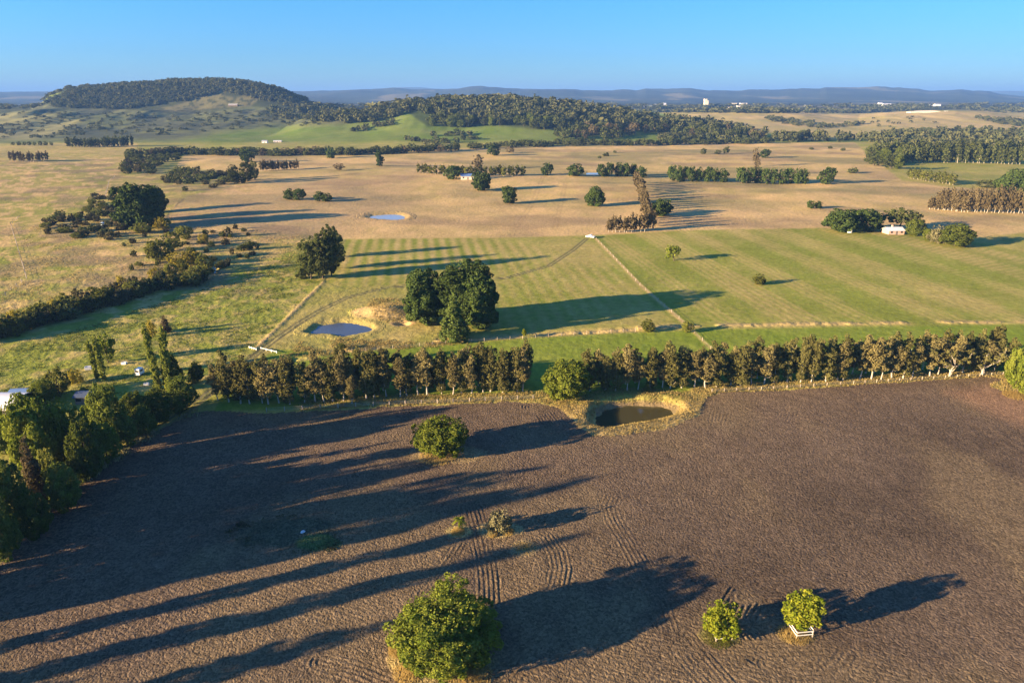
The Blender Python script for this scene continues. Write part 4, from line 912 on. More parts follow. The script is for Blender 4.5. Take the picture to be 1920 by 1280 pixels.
# ------------------------------------------------------------------ trees of the dry paddocks
FARS = [
    (543, 374, 354, 26, 'far_cypress', 'dark round tree, left of the left pair on the tan paddock'), (561, 375, 354, 28, 'far_cypress', 'dark round tree, right of the left pair on the tan paddock'),
    (599, 377, 359, 20, 'far_cypress', 'dark low tree, left of the small pair above the milky pond'), (613, 378, 362, 22, 'far_cypress', 'dark low tree, right of the small pair above the milky pond'),
    (902, 357, 323, 38, 'cypress', 'large dark tree in front of the little blue-roofed house'), (848, 336, 311, 34, 'far_cypress', 'dark round tree left of the little blue-roofed house'),
    (955, 381, 350, 30, 'cypress', 'dark round tree alone right below the blue-roofed house'), (1115, 386, 350, 38, 'cypress', 'dark broad tree alone left of the brown tree row'),
    (896, 318, 290, 26, 'far_brown', 'brown-crowned tree rising behind the pale green row'), (1026, 329, 306, 24, 'far_cypress', 'dark round tree right of the pale green row'),
    (1079, 330, 307, 34, 'far_cypress', 'dark round tree left of the tiny distant pond'), (1128, 331, 308, 20, 'far_cypress', 'dark tree right of the tiny distant pond, first of its row'), (1142, 331, 305, 20, 'far_cypress', 'dark tree second from the tiny distant pond in its row'),
    (1160, 331, 305, 20, 'far_cypress', 'dark tree third from the tiny distant pond in its row'), (1174, 331, 306, 20, 'far_cypress', 'dark tree fourth from the tiny distant pond in its row'), (1188, 330, 307, 16, 'far_cypress', 'small dark tree left behind the head of the brown row'),
    (1202, 333, 312, 24, 'far_cypress', 'dark tree right behind the head of the brown row'), (1240, 404, 374, 42, 'cypress', 'dark green tree tucked behind the lower brown row'),
    (1548, 345, 314, 34, 'far_cypress', 'dark round tree alone at the right end of the clipped row'), (1519, 391, 376, 16, 'far_cypress', 'small dark tree, left half of the low pair right of centre'), (1534, 391, 377, 16, 'far_cypress', 'small dark tree, right half of the low pair right of centre'),
    (1598, 325, 314, 20, 'dark_bush', 'small grey bush on the dry slope right of the clipped row'), (1415, 312, 276, 14, 'far_brown', 'slim brown tree, head of the row running towards the camera'), (1418, 330, 296, 12, 'far_brown', 'slim brown tree in front of the head one, by the clipped row'),
    (1433, 296, 280, 22, 'far_cypress', 'dark tree behind the slim brown trees'), (463, 304, 279, 30, 'far_cypress', 'dark round tree at the edge of the far dry field, left'), (440, 345, 309, 24, 'open_pine', 'dark gum left of the brown far row, nearest of three'), (464, 341, 304, 28, 'open_pine', 'dark gum left of the brown far row, middle of three'), (478, 338, 302, 18, 'open_pine', 'dark gum touching the brown far row'),
    (712, 312, 282, 18, 'narrow_cypress', 'narrow dark tree alone on the far dry field'), (621, 297, 277, 20, 'far_cypress', 'dark tree at the top edge of the far dry field, centre left'), (636, 320, 306, 22, 'far_brown', 'small brown tree on the far dry field'),
    (926, 292, 272, 28, 'far_cypress', 'dark round tree on the far dry field below the wooded hill'), (956, 287, 275, 18, 'far_brown', 'thin bare tree right of the dark round one below the hill'),
    (1318, 290, 278, 12, 'far_gum', 'small gum, left of three on the far right paddock'), (1346, 290, 281, 14, 'far_gum', 'small gum, middle of three on the far right paddock'), (1362, 289, 274, 14, 'far_gum', 'small gum, right of three on the far right paddock'),
    (1124, 297, 292, 8, 'dark_bush', 'tiny bush, lowest of three in a slanting line on the far paddock'), (1136, 293, 286, 14, 'dark_bush', 'tiny bush, middle of three in a slanting line on the far paddock'), (1153, 287, 282, 8, 'dark_bush', 'tiny bush, highest of three in a slanting line on the far paddock'),
    (1521, 281, 276, 10, 'dark_bush', 'tiny bush, leftmost on the dry slope before the right wood'), (1556, 279, 274, 9, 'dark_bush', 'tiny bush, middle on the dry slope before the right wood'), (1580, 283, 277, 10, 'dark_bush', 'tiny bush, rightmost on the dry slope before the right wood'),
    (1577, 434, 394, 66, 'cypress', 'broad dark tree, left of the pair beside the white-roofed cottage'), (1622, 432, 393, 58, 'cypress', 'broad dark tree, right of the pair beside the white-roofed cottage'), (1686, 432, 391, 68, 'flat_pine', 'flat-topped dark pine behind the white-roofed cottage'),
    (1716, 442, 412, 40, 'dark_oak', 'dark tree at the right wall of the white-roofed cottage'), (1757, 455, 424, 40, 'grey_shrub', 'grey-green shrub tree left of the last dark tree'), (1790, 460, 420, 64, 'dark_oak', 'dark green tree at the right end of the cottage trees'), (1741, 450, 430, 26, 'oak', 'small green tree between cottage trees'),
    (1898, 360, 318, 60, 'cypress', 'large dark tree above the brown plantation at the right edge'), (1850, 352, 338, 40, 'far_gum', 'low olive tree left of the large dark one at the right edge'),
    (285, 358, 349, 8, 'dark_bush', 'tiny bush above the dark cypress, left of two'), (347, 358, 349, 12, 'dark_bush', 'tiny bush above the dark cypress, right of two'), (235, 366, 357, 16, 'dark_bush', 'dark bush just left above the huge cypress'),
    (400, 352, 344, 18, 'scrub_bush', 'grey bush on the bank of the far creek bend'), (1440, 268, 258, 24, 'far_gum', 'spreading gum at the top edge of the far right paddock'),
]
for u, vb, vt, w, k, l in FARS:
    plant(k, u, vb, vt, w, l, name={'far_cypress': 'cypress_tree', 'cypress': 'cypress_tree', 'narrow_cypress': 'cypress_tree', 'far_brown': 'brown_tree', 'far_gum': 'gum_tree', 'open_pine': 'gum_tree', 'dark_bush': 'bush', 'scrub_bush': 'bush', 'grey_shrub': 'shrub_tree', 'flat_pine': 'pine_tree', 'dark_oak': 'dark_tree', 'oak': 'oak_tree'}[k], cat='shrub' if 'bush' in k else 'tree')
def far_row(kind, pts, n, vtop, wpx, label, name, group, jit=.12):
    for i in range(n):
        t = i / max(1, n - 1); s = t * (len(pts) - 1); k = min(int(s), len(pts) - 2); f = s - k
        u = pts[k][0] * (1 - f) + pts[k + 1][0] * f + RNG.uniform(-2, 2); v = pts[k][1] * (1 - f) + pts[k + 1][1] * f + RNG.uniform(-.6, .6)
        p = at(u, v); H = height_to(p, v - (vtop[0] * (1 - t) + vtop[1] * t)) * RNG.uniform(1 - jit, 1 + jit)
        plant_at(kind, p, H, wpx * depth(p) / F * RNG.uniform(.85, 1.15), label.format(o=ordn(i)), name=name, group=group)
far_row('far_green_row', [(784, 325), (880, 330), (980, 330)], 24, (18, 20), 13, '{o} tree from the left in the pale green row behind the blue-roofed house', 'row_tree', 'pale green row behind the blue-roofed house', .06)
far_row('far_cypress', [(1262, 340), (1300, 341), (1355, 341)], 8, (29, 26), 20, '{o} tree from the left in the left part of the clipped dark row', 'cypress_tree', 'clipped dark row, left part', .05)
far_row('far_cypress', [(1392, 343), (1450, 345), (1508, 345)], 9, (28, 28), 22, '{o} tree from the left in the right part of the clipped dark row', 'cypress_tree', 'clipped dark row, right part', .06)
far_row('far_sheoak', [(1192, 345), (1200, 368), (1208, 395), (1216, 430)], 22, (24, 40), 17, '{o} tree from the far end in the brown row running towards the camera', 'row_tree', 'brown row running towards the camera')
far_row('far_sheoak', [(1142, 436), (1180, 436), (1224, 433)], 12, (26, 40), 13, '{o} tree from the left in the short brown row beside the mown field', 'row_tree', 'short brown row beside the mown field')
far_row('far_sheoak', [(490, 321), (520, 320), (557, 317)], 14, (19, 17), 10, '{o} tree from the left in the brown far row on the left', 'row_tree', 'brown far row on the left')
far_row('far_sheoak', [(22, 303), (50, 304), (88, 302)], 14, (19, 18), 9, '{o} tree from the left in the small plantation at far left', 'row_tree', 'small plantation at far left')
far_row('far_gum_row', [(128, 276), (190, 276), (248, 274)], 24, (18, 20), 9, '{o} tree from the left in the dark plantation under the table hill', 'row_tree', 'dark plantation under the table hill')
far_row('far_gum', [(26, 273), (60, 273), (98, 273)], 8, (7, 8), 8, '{o} small tree from the left in the thin row at far left', 'gum_tree', 'thin row at far left')
far_row('far_sheoak', [(1742, 392), (1800, 397), (1860, 399), (1930, 401)], 30, (22, 44), 15, '{o} tree from the left in the front row of the right brown plantation', 'row_tree', 'right brown plantation, front row', .08)
far_row('far_sheoak', [(1765, 384), (1830, 388), (1930, 390)], 24, (28, 42), 16, '{o} tree from the left in the rear row of the right brown plantation', 'row_tree', 'right brown plantation, rear row', .1)
far_row('far_green_row', [(1704, 334), (1740, 340), (1788, 347)], 16, (17, 22), 13, '{o} tree from the left in the pale green row on the right', 'row_tree', 'pale green row on the right', .08)
far_row('far_gum_row', [(1690, 305), (1800, 305), (1912, 308)], 34, (28, 33), 13, '{o} tree from the left in the front row of the dark right plantation', 'row_tree', 'dark right plantation, front row', .08)
far_row('far_gum_row', [(1640, 296), (1760, 294), (1915, 296)], 34, (28, 32), 14, '{o} tree from the left in the rear row of the dark right plantation', 'row_tree', 'dark right plantation, rear row', .1)
area_plant(['far_gum', 'dark_oak'], [(1615, 300), (1640, 285), (1690, 292), (1690, 318), (1672, 322), (1640, 312)], 18, (9, 14), (11, 16), 'leafy tree at the rounded left end of the dark right plantation', 'tree', 'gum_tree', 'left end of the dark right plantation', 9, 8)
# woods on the middle hill and along the far creek: the nearest trees one by one, the mass behind as one wood
area_plant(['far_gum', 'far_gum', 'far_brown'], [(1040, 262), (1060, 242), (1150, 250), (1200, 240), (1330, 250), (1440, 262), (1440, 268), (1330, 264), (1230, 250), (1130, 262)], 60, (13, 20), (12, 20), 'tall gum along the lower edge of the wood on the middle hill', 'tree', 'gum_tree', 'lower edge of the middle hill wood', 10, 7)
area_plant(['far_gum', 'far_gum', 'dark_oak'], [(800, 236), (815, 222), (850, 226), (1050, 232), (1050, 246), (950, 238), (860, 240)], 40, (12, 19), (12, 20), 'dark gum at the meadow edge of the middle hill wood', 'tree', 'gum_tree', 'meadow edge of the middle hill wood', 12, 7)
line_plant(['far_gum', 'dark_bush', 'far_gum', 'far_brown'], [(240, 296), (330, 290), (480, 291), (640, 291), (760, 287), (860, 281)], 75, (7, 11), (11, 17), '{o} tree from the left in the far creek hedge, left half', 'tree', 'gum_tree', 'far creek hedge, left half', 3, 1.5)
line_plant(['far_gum', 'dark_bush', 'far_gum'], [(880, 279), (1060, 273), (1280, 272), (1440, 268)], 60, (7, 11), (11, 17), '{o} tree from the left in the far creek hedge, right half', 'tree', 'gum_tree', 'far creek hedge, right half', 3, 1.5)
def wood(name, label, areas, seed, mat, cat='wood', extra=()):
    g = np.random.default_rng(seed); base = []
    for k in range(5):
        base.append(leaves([(0, 0, .5, .5, .5, .5), (g.uniform(-.2, .2), g.uniform(-.2, .2), .72, .3, .3, .26)], 85, .26, seed * 10 + k, 9, .46, inner=.45, zmin=.06))
    Vs = []; Fs = []; Rs = []; b = 0
    for poly, n, hr, wr in areas:
        P = np.array(poly, float); lo, hi = P.min(0), P.max(0); c = 0
        for _ in range(n * 30):
            if c >= n: break
            u, v = g.uniform(lo[0], hi[0]), g.uniform(lo[1], hi[1])
            if not inside(np.array([u]), np.array([v]), poly)[0]: continue
            c += 1; p = at(u, v); H = g.uniform(*hr); W = g.uniform(*wr); V, f, r = base[g.integers(5)]; a = g.uniform(0, 6.28); ca, sa = math.cos(a), math.sin(a)
            x = (V[:, 0] * ca - V[:, 1] * sa) * W + p[0]; y = (V[:, 0] * sa + V[:, 1] * ca) * W + p[1]
            Vs.append(np.stack([x, y, V[:, 2] * H + p[2] - .3], 1)); Fs.append(f + b); Rs.append(np.clip(r * .4 + g.uniform(0, .6) ** 1.0, 0, 1)); b += len(V)
    for (x0, x1, y0, y1, n, hr, wr) in extra:             # the part of the wood behind the brow
        for _ in range(n):
            x, y = g.uniform(x0, x1), g.uniform(y0, y1); z = float(terrain(np.array([x]), np.array([y]))[0])
            if z < 55: continue
            H = g.uniform(*hr); W = g.uniform(*wr); V, f, r = base[g.integers(5)]; a = g.uniform(0, 6.28); ca, sa = math.cos(a), math.sin(a)
            Vs.append(np.stack([(V[:, 0] * ca - V[:, 1] * sa) * W + x, (V[:, 0] * sa + V[:, 1] * ca) * W + y, V[:, 2] * H + z - .3], 1)); Fs.append(f + b); Rs.append(np.clip(r * .4 + g.uniform(0, .6) ** 1.0, 0, 1)); b += len(V)
    o = link(name, np_mesh(name, np.concatenate(Vs), np.concatenate(Fs), M[mat], {'rnd': ('FLOAT', np.concatenate(Rs))}))
    tag(o, label, cat, kind='stuff')
wood('hill_wood', 'dense gum wood covering the middle hill', [
    ([(740, 206), (760, 200), (800, 196), (860, 192), (960, 192), (1000, 197), (1060, 201), (1120, 208), (1200, 218), (1300, 233), (1400, 246), (1440, 258), (1330, 252), (1230, 240), (1150, 248), (1050, 236), (860, 230), (800, 214)], 620, (12, 20), (12, 20)),
    ([(600, 222), (700, 209), (760, 203), (765, 214), (700, 230), (650, 232)], 130, (9, 15), (10, 16)),
    ([(820, 252), (870, 240), (900, 262), (850, 270), (790, 274), (760, 262)], 26, (5, 9), (8, 14)),
    ([(700, 236), (735, 226), (745, 234), (690, 246), (650, 250)], 22, (5, 8), (8, 12)),
    ([(1225, 262), (1300, 256), (1420, 262), (1420, 266), (1230, 268)], 40, (7, 12), (10, 16))], 31, 'woodmix')
wood('table_hill_bush', 'scrubby bush covering the flat-topped hill', [
    ([(80, 197), (100, 184), (140, 170), (190, 167), (250, 162), (340, 156), (450, 156), (500, 163), (530, 172), (600, 199), (560, 204), (480, 186), (420, 172), (340, 192), (230, 206), (110, 203)], 1250, (6, 10), (8, 14)),
    ([(-60, 262), (0, 215), (120, 206), (300, 215), (480, 206), (640, 215), (600, 236), (470, 240), (330, 258)], 300, (3, 6), (6, 12)),
    ([(500, 208), (640, 206), (680, 218), (600, 232), (520, 222)], 130, (8, 13), (10, 16))], 32, 'woodmix', extra=((-1330, -560, 1930, 2250, 620, (6, 10), (9, 15)),))
wood('right_valley_wood', 'dark woods in the valley below the dry right-hand hills', [
    ([(1440, 262), (1500, 256), (1560, 262), (1640, 258), (1700, 252), (1800, 250), (1920, 250), (2100, 252), (2100, 268), (1920, 270), (1700, 272), (1600, 266), (1480, 268)], 330, (9, 16), (11, 18)),
    ([(1640, 276), (1920, 268), (2100, 270), (2100, 292), (1920, 290), (1660, 290)], 200, (9, 15), (11, 16)),
    ([(1430, 222), (1460, 220), (1550, 236), (1590, 236), (1540, 242), (1470, 234)], 80, (5, 9), (9, 16)), ([(1580, 232), (1600, 228), (1625, 232), (1590, 238)], 10, (6, 9), (9, 14)),
    ([(1820, 220), (1900, 224), (1990, 240), (1920, 240), (1850, 228)], 110, (5, 9), (9, 16)), ([(1610, 222), (1760, 216), (1750, 240), (1640, 240)], 14, (4, 7), (7, 12))], 33, 'woodmix')
wood('far_plain_wood', 'distant dark woods across the plain before the blue ranges', [
    ([(1180, 211), (1300, 209), (1420, 206), (1600, 210), (1640, 203), (1700, 200), (1760, 206), (1600, 213), (1300, 212)], 420, (9, 16), (18, 34)),
    ([(1760, 203), (1900, 205), (2050, 205), (2050, 211), (1880, 212)], 120, (9, 15), (16, 28)),
    ([(560, 205), (700, 196), (760, 190), (1000, 190), (1250, 200), (1500, 200), (1920, 196), (2050, 197), (1920, 200), (1250, 206)], 420, (10, 18), (26, 50)),
    ([(-150, 205), (0, 200), (80, 198), (70, 203), (0, 206)], 60, (8, 14), (18, 30))], 34, 'woodmix')

# ------------------------------------------------------------------ long grass that nobody could count
def grass_stuff(name, label, X, Y, n, hr, wr, mat, seed, cluster=5, spread=.35):
    g = np.random.default_rng(seed); k = len(X); Xr = np.repeat(X, cluster) + g.normal(0, spread, k * cluster); Yr = np.repeat(Y, cluster) + g.normal(0, spread, k * cluster); Zr = terrain(Xr, Yr)
    m = len(Xr); h = g.uniform(*hr, m); w = g.uniform(*wr, m); a = g.uniform(0, 2 * PI, m); lx, ly = g.normal(0, .35, m) * h, g.normal(0, .35, m) * h; ca, sa = np.cos(a) * w, np.sin(a) * w
    V = np.stack([np.stack([Xr - ca, Yr - sa, Zr - .05], 1), np.stack([Xr + ca, Yr + sa, Zr - .05], 1), np.stack([Xr + ca * .8 + lx, Yr + sa * .8 + ly, Zr + h], 1), np.stack([Xr - ca * .8 + lx, Yr - sa * .8 + ly, Zr + h * .9], 1)], 1).reshape(-1, 3)
    o = link(name, np_mesh(name, V, np.arange(4 * m).reshape(m, 4), M[mat], {'rnd': ('FLOAT', np.repeat(g.uniform(0, 1, m), 4))})); tag(o, label, 'grass', kind='stuff')
def scatter(poly, n, seed, noise=None):
    g = np.random.default_rng(seed); W_ = np.array(wpoly(poly)); lo, hi = W_.min(0), W_.max(0); x = g.uniform(lo[0], hi[0], n * 6); y = g.uniform(lo[1], hi[1], n * 6); k = inside(x, y, [tuple(q) for q in W_])
    if noise: k &= fbm(x / noise, y / noise, seed, 3) > .5
    return x[k][:n], y[k][:n]
g = np.random.default_rng(77); x = g.uniform(-60, 150, 60000); y = g.uniform(130, 178, 60000); pl = sdf(x, y, PLOUGH); u_, v_ = proj(x, y, 0 * x); p1d = -sdf(x, y, P1)
k = (pl < -0.1) & ((pl > -4.5 - 3 * fbm(x / 6, y / 6, 5, 2)) | (p1d < 7)) & (u_ > 560) & (p1d > 0.7); grass_stuff('verge_grass', 'long golden grass along the tree belt and round the dark pond', x[k][:9000], y[k][:9000], 0, (.12, .42), (.03, .07), 'drygrass', 5, 4, .3)
x, y = scatter([(-100, 690), (420, 530), (560, 476), (605, 530), (480, 655), (400, 690), (250, 740), (0, 735)], 7000, 6, 7); grass_stuff('pasture_tussock', 'rough green tussocks over the left pasture', x[:4200], y[:4200], 0, (.08, .26), (.08, .20), 'will', 6, 3, .35)
x, y = scatter([(-40, 600), (60, 420), (230, 400), (420, 424), (560, 444), (600, 470), (520, 530), (380, 540), (200, 590)], 7000, 7, 9); grass_stuff('creek_tussock', 'tan tussocks over the creek flats on the left', x[:4500], y[:4500], 0, (.10, .34), (.08, .22), 'drygrass', 7, 3, .6)
x, y = scatter([(560, 640), (640, 632), (700, 636), (800, 642), (870, 636), (860, 648), (700, 660), (580, 668), (540, 668)], 900, 8, 4); grass_stuff('creek_bank_grass', 'long dry grass on the creek bank below the blue pond', x, y, 0, (.12, .4), (.05, .12), 'drygrass', 8, 4, .4)
x, y = scatter([(688, 574), (700, 560), (740, 558), (772, 572), (768, 600), (730, 606), (700, 598)], 900, 12); grass_stuff('mound_grass', 'golden grass over the mound beside the big pines', x, y, 0, (.12, .4), (.05, .12), 'drygrass', 12, 4, .4)
x, y = scatter([(-60, 1090), (60, 990), (130, 930), (215, 866), (300, 810), (390, 770), (400, 760), (300, 795), (205, 850), (120, 915), (40, 980), (-60, 1060)], 900, 9, 4); grass_stuff('edge_grass', 'rank grass between the woodland and the ploughed field', x, y, 0, (.2, .7), (.08, .2), 'grey', 9, 4, .4)
x, y = scatter([(425, 1000), (455, 978), (540, 966), (600, 982), (640, 1012), (640, 1032), (560, 1036), (480, 1030)], 900, 10, 2); grass_stuff('mound_weeds', 'dull weeds on the low mound in the shaded ploughed field', x, y, 0, (.12, .45), (.06, .16), 'scrub', 10, 4, .3)

# ------------------------------------------------------------------ buildings and small things
def gable(name, u, v, wx, dy, h, rh, rz, label, wall, roof, door=True, chimney=False, cat='building'):
    p = at(u, v); e = empty(name, p, label, cat, None, rz); a, b = wx / 2, dy / 2
    w = MB().box(-a, a, -b, b, -.4, h); 
    for s in (-a, a): w.poly([(s, -b, h), (s, b, h), (s, 0, h + rh * .96)])
    w.build('wall', M[wall], e)
    r = MB(); o = .35; t = .12
    r.prism([(-b - o, h - .12), (0, h + rh), (b + o, h - .12), (b + o, h - .12 + t), (0, h + rh + t), (-b - o, h - .12 + t)], -a - o, a + o)
    ro = r.build('roof', M[roof], e); ro.rotation_euler = (0, 0, PI / 2)
    if chimney: MB().box(a * .3, a * .3 + .7, -.35, .35, h + rh * .4, h + rh + .9).build('chimney', M['wallp'], ro)
    if door: MB().box(-.5, .5, -b - .06, -b + .02, -.1, min(2.1, h - .2)).build('door', M['walld'], e)
    for s in (-.32, .32): MB().box(s * wx - .6, s * wx + .6, -b - .05, -b + .02, h * .42, h * .8).build('window', M['glass'], e)
    return e
# curved-roof shed at the left edge
p = at(8, 780); e = empty('farm_shed', (p[0] - 3.6, p[1] + 3, p[2]), 'white curved-roof farm shed at the left edge among the trees', 'shed')
MB().prism([(-4.2, -.4), (4.2, -.4), (4.2, 2.4), (-4.2, 2.4)], -7, 7).build('wall', M['walld'], e).rotation_euler = (0, 0, PI / 2)
prof = [(-4.7 + 9.4 * i / 10, 2.3 + 2.0 * math.sin(PI * (i / 10))) for i in range(11)]; prof2 = [(x * .985, z - .12) for x, z in prof]
MB().prism(prof + prof2[::-1], -7.4, 7.4).build('roof', M['roof'], e).rotation_euler = (0, 0, PI / 2)
MB().box(-1.6, 1.6, -4.27, -4.2, -.1, 2.7).build('door', M['steel'], e)
gable('farm_shed', 46, 752, 4.6, 4.6, 2.4, .8, .05, 'shed with a blue roof just behind the white curved-roof shed', 'walld', 'roofblue')
gable('farm_shed', 167, 752, 4.4, 3.6, 2.0, .6, .1, 'small slate-roofed shed among the dark trees left of the poplars', 'walld', 'slate')
gable('cottage', 1674, 438, 8.5, 6.5, 2.2, 1.3, .05, 'cottage with white roof and pink wall beside the flat-topped pine', 'wallp', 'roof', chimney=True)
gable('farm_house', 877, 336, 12, 8, 3.0, 1.8, .1, 'little blue-roofed house between dark trees on the dry paddock', 'wallc', 'roofblue')
gable('farm_barn', 497, 268, 8, 6, 2.6, 1.3, .0, 'white-walled barn with dark roof on the green hill foot', 'white', 'steel')
gable('farm_barn', 521, 267, 12, 6, 2.0, .9, .1, 'long grey-roofed shed right of the white barn on the hill foot', 'wallc', 'roof')
gable('farm_house', 1921, 292, 12, 8, 3.2, 1.4, .0, 'white cottage at the right edge by the dark plantation', 'white', 'roof')
gable('hillside_shed', 438, 199, 22, 8, 3.5, 1.2, .0, 'low shed high on the bare shoulder of the table hill', 'walld', 'roof')
p = at(1323, 203); e = empty('silo_tower', p, 'tall white tower on the plain before the blue ranges', 'tower')
MB().box(-8, 8, -8, 8, -1, 30).build('tower_shaft', M['wallc'], e); MB().box(-9, 2, -8.5, 8.5, 30.01, 36).build('tower_head', M['wallc'], e); MB().box(8.01, 14, -6, 6, -1, 12).build('annex', M['wallp'], e)
for k, (u, v, w, d, h, l) in enumerate([(1371, 203, 26, 20, 8, 'small white hall, leftmost of the white works on the plain'), (1376, 200, 20, 18, 20, 'taller white block at the left of the white works'), (1389, 203, 34, 20, 12, 'grey-white block in the middle of the white works'),
                                       (1393, 200, 30, 22, 20, 'largest white block of the white works on the plain'), (1404, 202, 34, 22, 12, 'low white block right of the largest in the white works'), (1412, 203, 36, 20, 6, 'flat white shed, rightmost of the white works')]):
    p = at(u, v); e = empty('factory_building', p, l, 'building', 'white works on the plain'); h *= .7; MB().box(-w / 2, w / 2, -d / 2, d / 2, -1, h).build('wall', M['wallc'], e); MB().box(-w / 2 - .8, w / 2 + .8, -d / 2 - .8, d / 2 + .8, h + .01, h + 1.2).build('roof', M['roof'], e)
for k, (u, v, w, h, l) in enumerate([(1748, 199, 34, 8, 'white house far off, left of two on the right-hand plain'), (1757, 199, 26, 9, 'white house far off, right of two on the right-hand plain'), (1662, 198, 40, 9, 'pale farmstead under the far range, right of centre'), (1650, 196, 20, 10, 'tiny white house left of the pale farmstead'),
                                    (1221, 202, 60, 9, 'pale long building far behind the wooded hill, right of its top'), (1236, 200, 50, 10, 'white far building right of the pale long one'), (1243, 199, 26, 13, 'small white far building, rightmost behind the wooded hill'), (1515, 201, 30, 8, 'tiny white far house in the middle of the plain woods')]):
    p = at(u, v); gable('far_house', u, v, w, 16, h * .7, h * .3, 0, l, 'white', 'roof')
p = at(1736, 211.5); e = empty('long_greenhouse', p, 'long low pale greenhouse on top of the dry right-hand hill', 'greenhouse')
MB().prism([(-50, -.5), (50, -.5), (50, 2.5), (15, 6), (-20, 5.2), (-50, 2)], -12, 12).build('wall', M['wallc'], e); MB().box(44, 56, -12.5, -12.02, -.5, 5).build('door', M['white'], e)
p = at(980, 193); e = empty('radio_mast', p, 'lattice mast standing among the trees on the middle hilltop', 'mast')
m_ = MB()
for x, y in ((-1.2, -1.2), (1.2, -1.2), (1.2, 1.2), (-1.2, 1.2)): m_.tube([(x, y, -1), (x * .4, y * .4, 26)], [.28, .2], 5)
for k in range(9):
    z = k * 2.8; s0 = 1.2 - .8 * z / 26; s1 = 1.2 - .8 * (z + 2.8) / 26; m_.tube([(-s0, -s0, z), (s1, -s1, z + 2.8)], [.14, .14], 4); m_.tube([(s0, s0, z), (-s1, s1, z + 2.8)], [.14, .14], 4)
m_.build('lattice', M['wallc'], e); MB().cyl(0, 0, 22, 25.5, 1.5, 12).build('antenna', M['white'], e)
# vehicles
def ute(u, v, rz):
    p = at(u, v); e = empty('utility_vehicle', p, 'white utility vehicle parked at the top of the mown field', 'car', None, rz)
    MB().prism([(-2.4, .45), (2.4, .45), (2.45, .85), (2.3, 1.05), (1.15, 1.12), (-2.4, 1.12)], -.88, .88).build('body', M['white'], e)
    MB().prism([(-.75, 1.1), (1.25, 1.1), (.55, 1.72), (-.62, 1.74)], -.80, .80).build('cabin', M['white'], e)
    MB().prism([(-.5, 1.2), (.95, 1.2), (.48, 1.6), (-.45, 1.6)], -.815, .815).build('side_window', M['glass'], e)
    MB().poly([(1.262, -.7, 1.14), (1.262, .7, 1.14), (.60, .66, 1.70), (.60, -.66, 1.70)]).build('windscreen', M['glass'], e)
    MB().box(-2.3, -.85, -.8, .8, 1.121, 1.14).build('tray', M['steel'], e)
    for x in (-1.5, 1.45):
        for y in (-.82, .82):
            w = link('wheel', MB().tube([(0, -.12, 0), (0, .12, 0)], [.37, .37], 16).mesh('wheel', M['tyre']), e); w.location = (x, y, .37)
            MB().tube([(0, -.135, 0), (0, .135, 0)], [.2, .2], 10).build('rim', M['steel'], w)
    for y in (-.62, .62): MB().box(2.40, 2.47, y - .16, y + .16, .72, .88).build('headlight', M['roof'], e); MB().box(-2.43, -2.40, y - .1, y + .1, .7, 1.0).build('tail_light', M['red'], e)
ute(1107, 446, 2.6)
p = at(263, 703); e = empty('caravan', p, 'small grey-white caravan parked on the lawn between the poplar pairs', 'caravan', None, 1.45); e.scale = (.62, .62, .8)
MB().prism([(-1.7, .5), (1.6, .5), (1.75, 1.4), (1.3, 2.5), (-1.5, 2.55), (-1.75, 1.6)], -1.0, 1.0).build('body', M['white'], e); MB().prism([(-.9, 1.5), (.8, 1.5), (.8, 2.1), (-.9, 2.1)], -1.02, 1.02).build('window', M['glass'], e)
MB().box(-1.79, -1.7, -.7, .7, 1.5, 2.1).build('rear_window', M['glass'], e); MB().tube([(1.6, 0, .55), (2.8, 0, .5)], [.07, .07], 6).build('drawbar', M['steel'], e)
for y in (-.9, .9):
    w = link('wheel', MB().tube([(0, -.1, 0), (0, .1, 0)], [.36, .36], 14).mesh('wheel', M['tyre']), e); w.location = (0, y, .36)
def trough(u, v, L, W, h, label, mat='white', rz=0.0):
    p = at(u, v); e = empty('water_trough', p, label, 'trough', None, rz); a, b, t = L / 2, W / 2, .09
    m_ = MB(); m_.box(-a, a, -b, -b + t, -.1, h); m_.box(-a, a, b - t, b, -.1, h); m_.box(-a, -a + t, -b + t, b - t, -.1, h - .002); m_.box(a - t, a, -b + t, b - t, -.1, h - .002); m_.build('basin', M[mat], e)
    MB().box(-a + t, a - t, -b + t, b - t, .02, h - .12).build('water', M['w3'], e)
trough(233, 682, 1.3, .9, .55, 'white trough on the lawn right of the left poplars'); trough(166, 692, 1.6, 1.2, .8, 'white tub beside the left pair of poplars', rz=.3); trough(275, 722, 1.2, .8, .6, 'white trough in the shade near the tall right poplars', rz=.2)
def tank(u, v, r, h, label, mat):
    p = at(u, v); e = empty('water_tank', p, label, 'tank'); MB().cyl(0, 0, -.2, h, r, 20).build('tank_wall', M[mat], e); MB().cyl(0, 0, h, h + r * .28, r * 1.03, 20, .12).build('tank_lid', M[mat], e)
tank(194, 426, 1.0, 2.6, 'pale blue tank standing in the scrub left of the huge cypress', 'sky_blue'); tank(1593, 436, 1.3, 2.0, 'small white tank at the foot of the broad dark trees by the cottage', 'white')

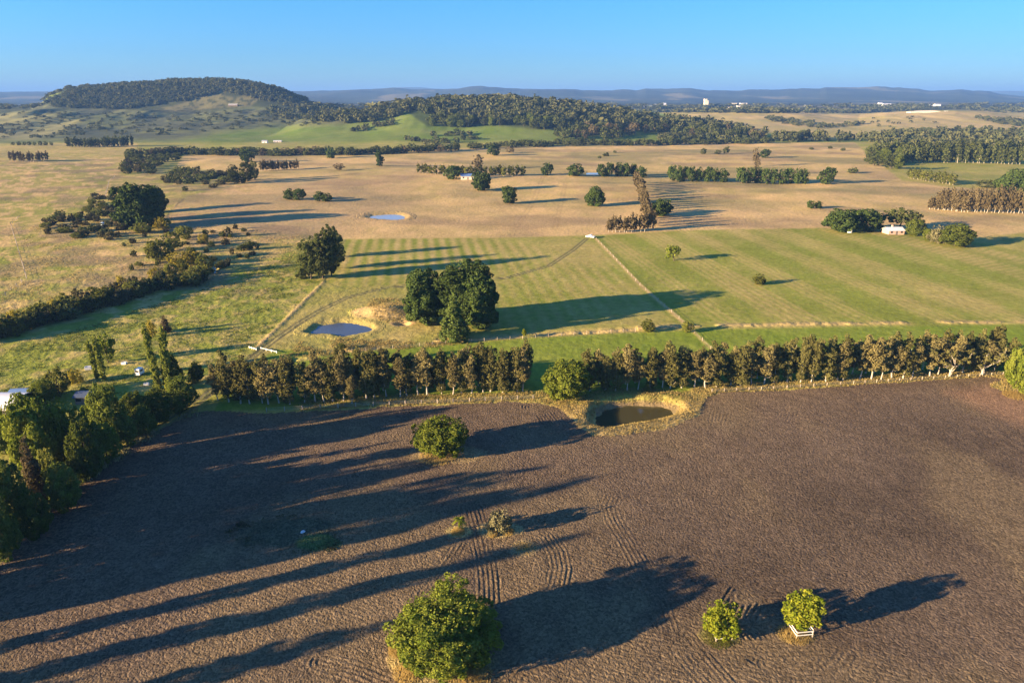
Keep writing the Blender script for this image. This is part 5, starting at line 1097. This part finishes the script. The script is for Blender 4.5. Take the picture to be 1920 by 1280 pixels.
# ------------------------------------------------------------------ air, light, camera
mh, nt, out = mat_new('haze_air')
pv = N(nt, 'ShaderNodeVolumePrincipled'); pv.inputs['Density Attribute'].default_value = ''; pv.inputs['Color'].default_value = (0.155, 0.335, 0.74, 1); pv.inputs['Density'].default_value = HAZE; pv.inputs['Anisotropy'].default_value = 0.0
nt.links.new(pv.outputs[0], out.inputs['Volume'])
hz = MB().box(-25500, 25500, -1500, 25500, -5.5, 290).build('haze', mh); tag(hz, kind='stuff')
sun = bpy.data.lights.new('sun', 'SUN'); sun.energy = SUN_E; sun.angle = math.radians(0.5); sun.color = (1.0, 0.73, 0.43)
so = bpy.data.objects.new('sun', sun); COL.objects.link(so)
from mathutils import Vector
sd = Vector((-math.cos(SUN_AZ) * math.cos(SUN_EL), -math.sin(SUN_AZ) * math.cos(SUN_EL), math.sin(SUN_EL)))
so.rotation_euler = (-sd).to_track_quat('-Z', 'Y').to_euler(); so.location = (-200, -100, 150)
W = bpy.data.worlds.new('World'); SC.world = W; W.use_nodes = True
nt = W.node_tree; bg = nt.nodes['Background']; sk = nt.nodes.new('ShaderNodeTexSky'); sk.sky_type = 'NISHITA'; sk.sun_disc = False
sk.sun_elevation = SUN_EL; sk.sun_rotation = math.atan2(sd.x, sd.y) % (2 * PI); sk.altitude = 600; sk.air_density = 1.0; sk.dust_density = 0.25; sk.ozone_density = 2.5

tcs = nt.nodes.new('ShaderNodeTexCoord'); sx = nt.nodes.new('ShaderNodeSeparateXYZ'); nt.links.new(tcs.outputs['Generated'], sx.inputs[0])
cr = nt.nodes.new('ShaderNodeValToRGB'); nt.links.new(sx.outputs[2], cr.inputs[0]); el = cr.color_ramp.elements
el[0].position = 0.0; el[0].color = (0.42, 0.70, 1.22, 1); el[1].position = 0.40; el[1].color = (0.52, 1.0, 1.6, 1)  # sky tint, made brighter and bluer above the frame to fill the shadows
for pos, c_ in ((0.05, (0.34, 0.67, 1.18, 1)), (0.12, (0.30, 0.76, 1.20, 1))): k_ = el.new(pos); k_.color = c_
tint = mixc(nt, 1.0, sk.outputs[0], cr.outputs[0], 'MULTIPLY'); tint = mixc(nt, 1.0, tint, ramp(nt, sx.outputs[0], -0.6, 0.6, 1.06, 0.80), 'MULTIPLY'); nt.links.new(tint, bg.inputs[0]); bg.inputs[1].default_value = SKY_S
cam = bpy.data.cameras.new('camera'); co = bpy.data.objects.new('camera', cam); COL.objects.link(co); co.location = (0, 0, CAMH); co.rotation_euler = (PI / 2 - PIT, 0, 0)
cam.sensor_width = 36; cam.lens = 24; cam.clip_start = 0.5; cam.clip_end = 80000; SC.camera = co
vs = SC.view_settings; vs.view_transform = 'Standard'; vs.look = 'None'; vs.gamma = 1; vs.exposure = EXPO; vs.use_curve_mapping = False
SC.cycles.max_bounces = 6; SC.cycles.diffuse_bounces = 3; SC.cycles.transmission_bounces = 3; SC.cycles.volume_bounces = 0; SC.cycles.transparent_max_bounces = 4
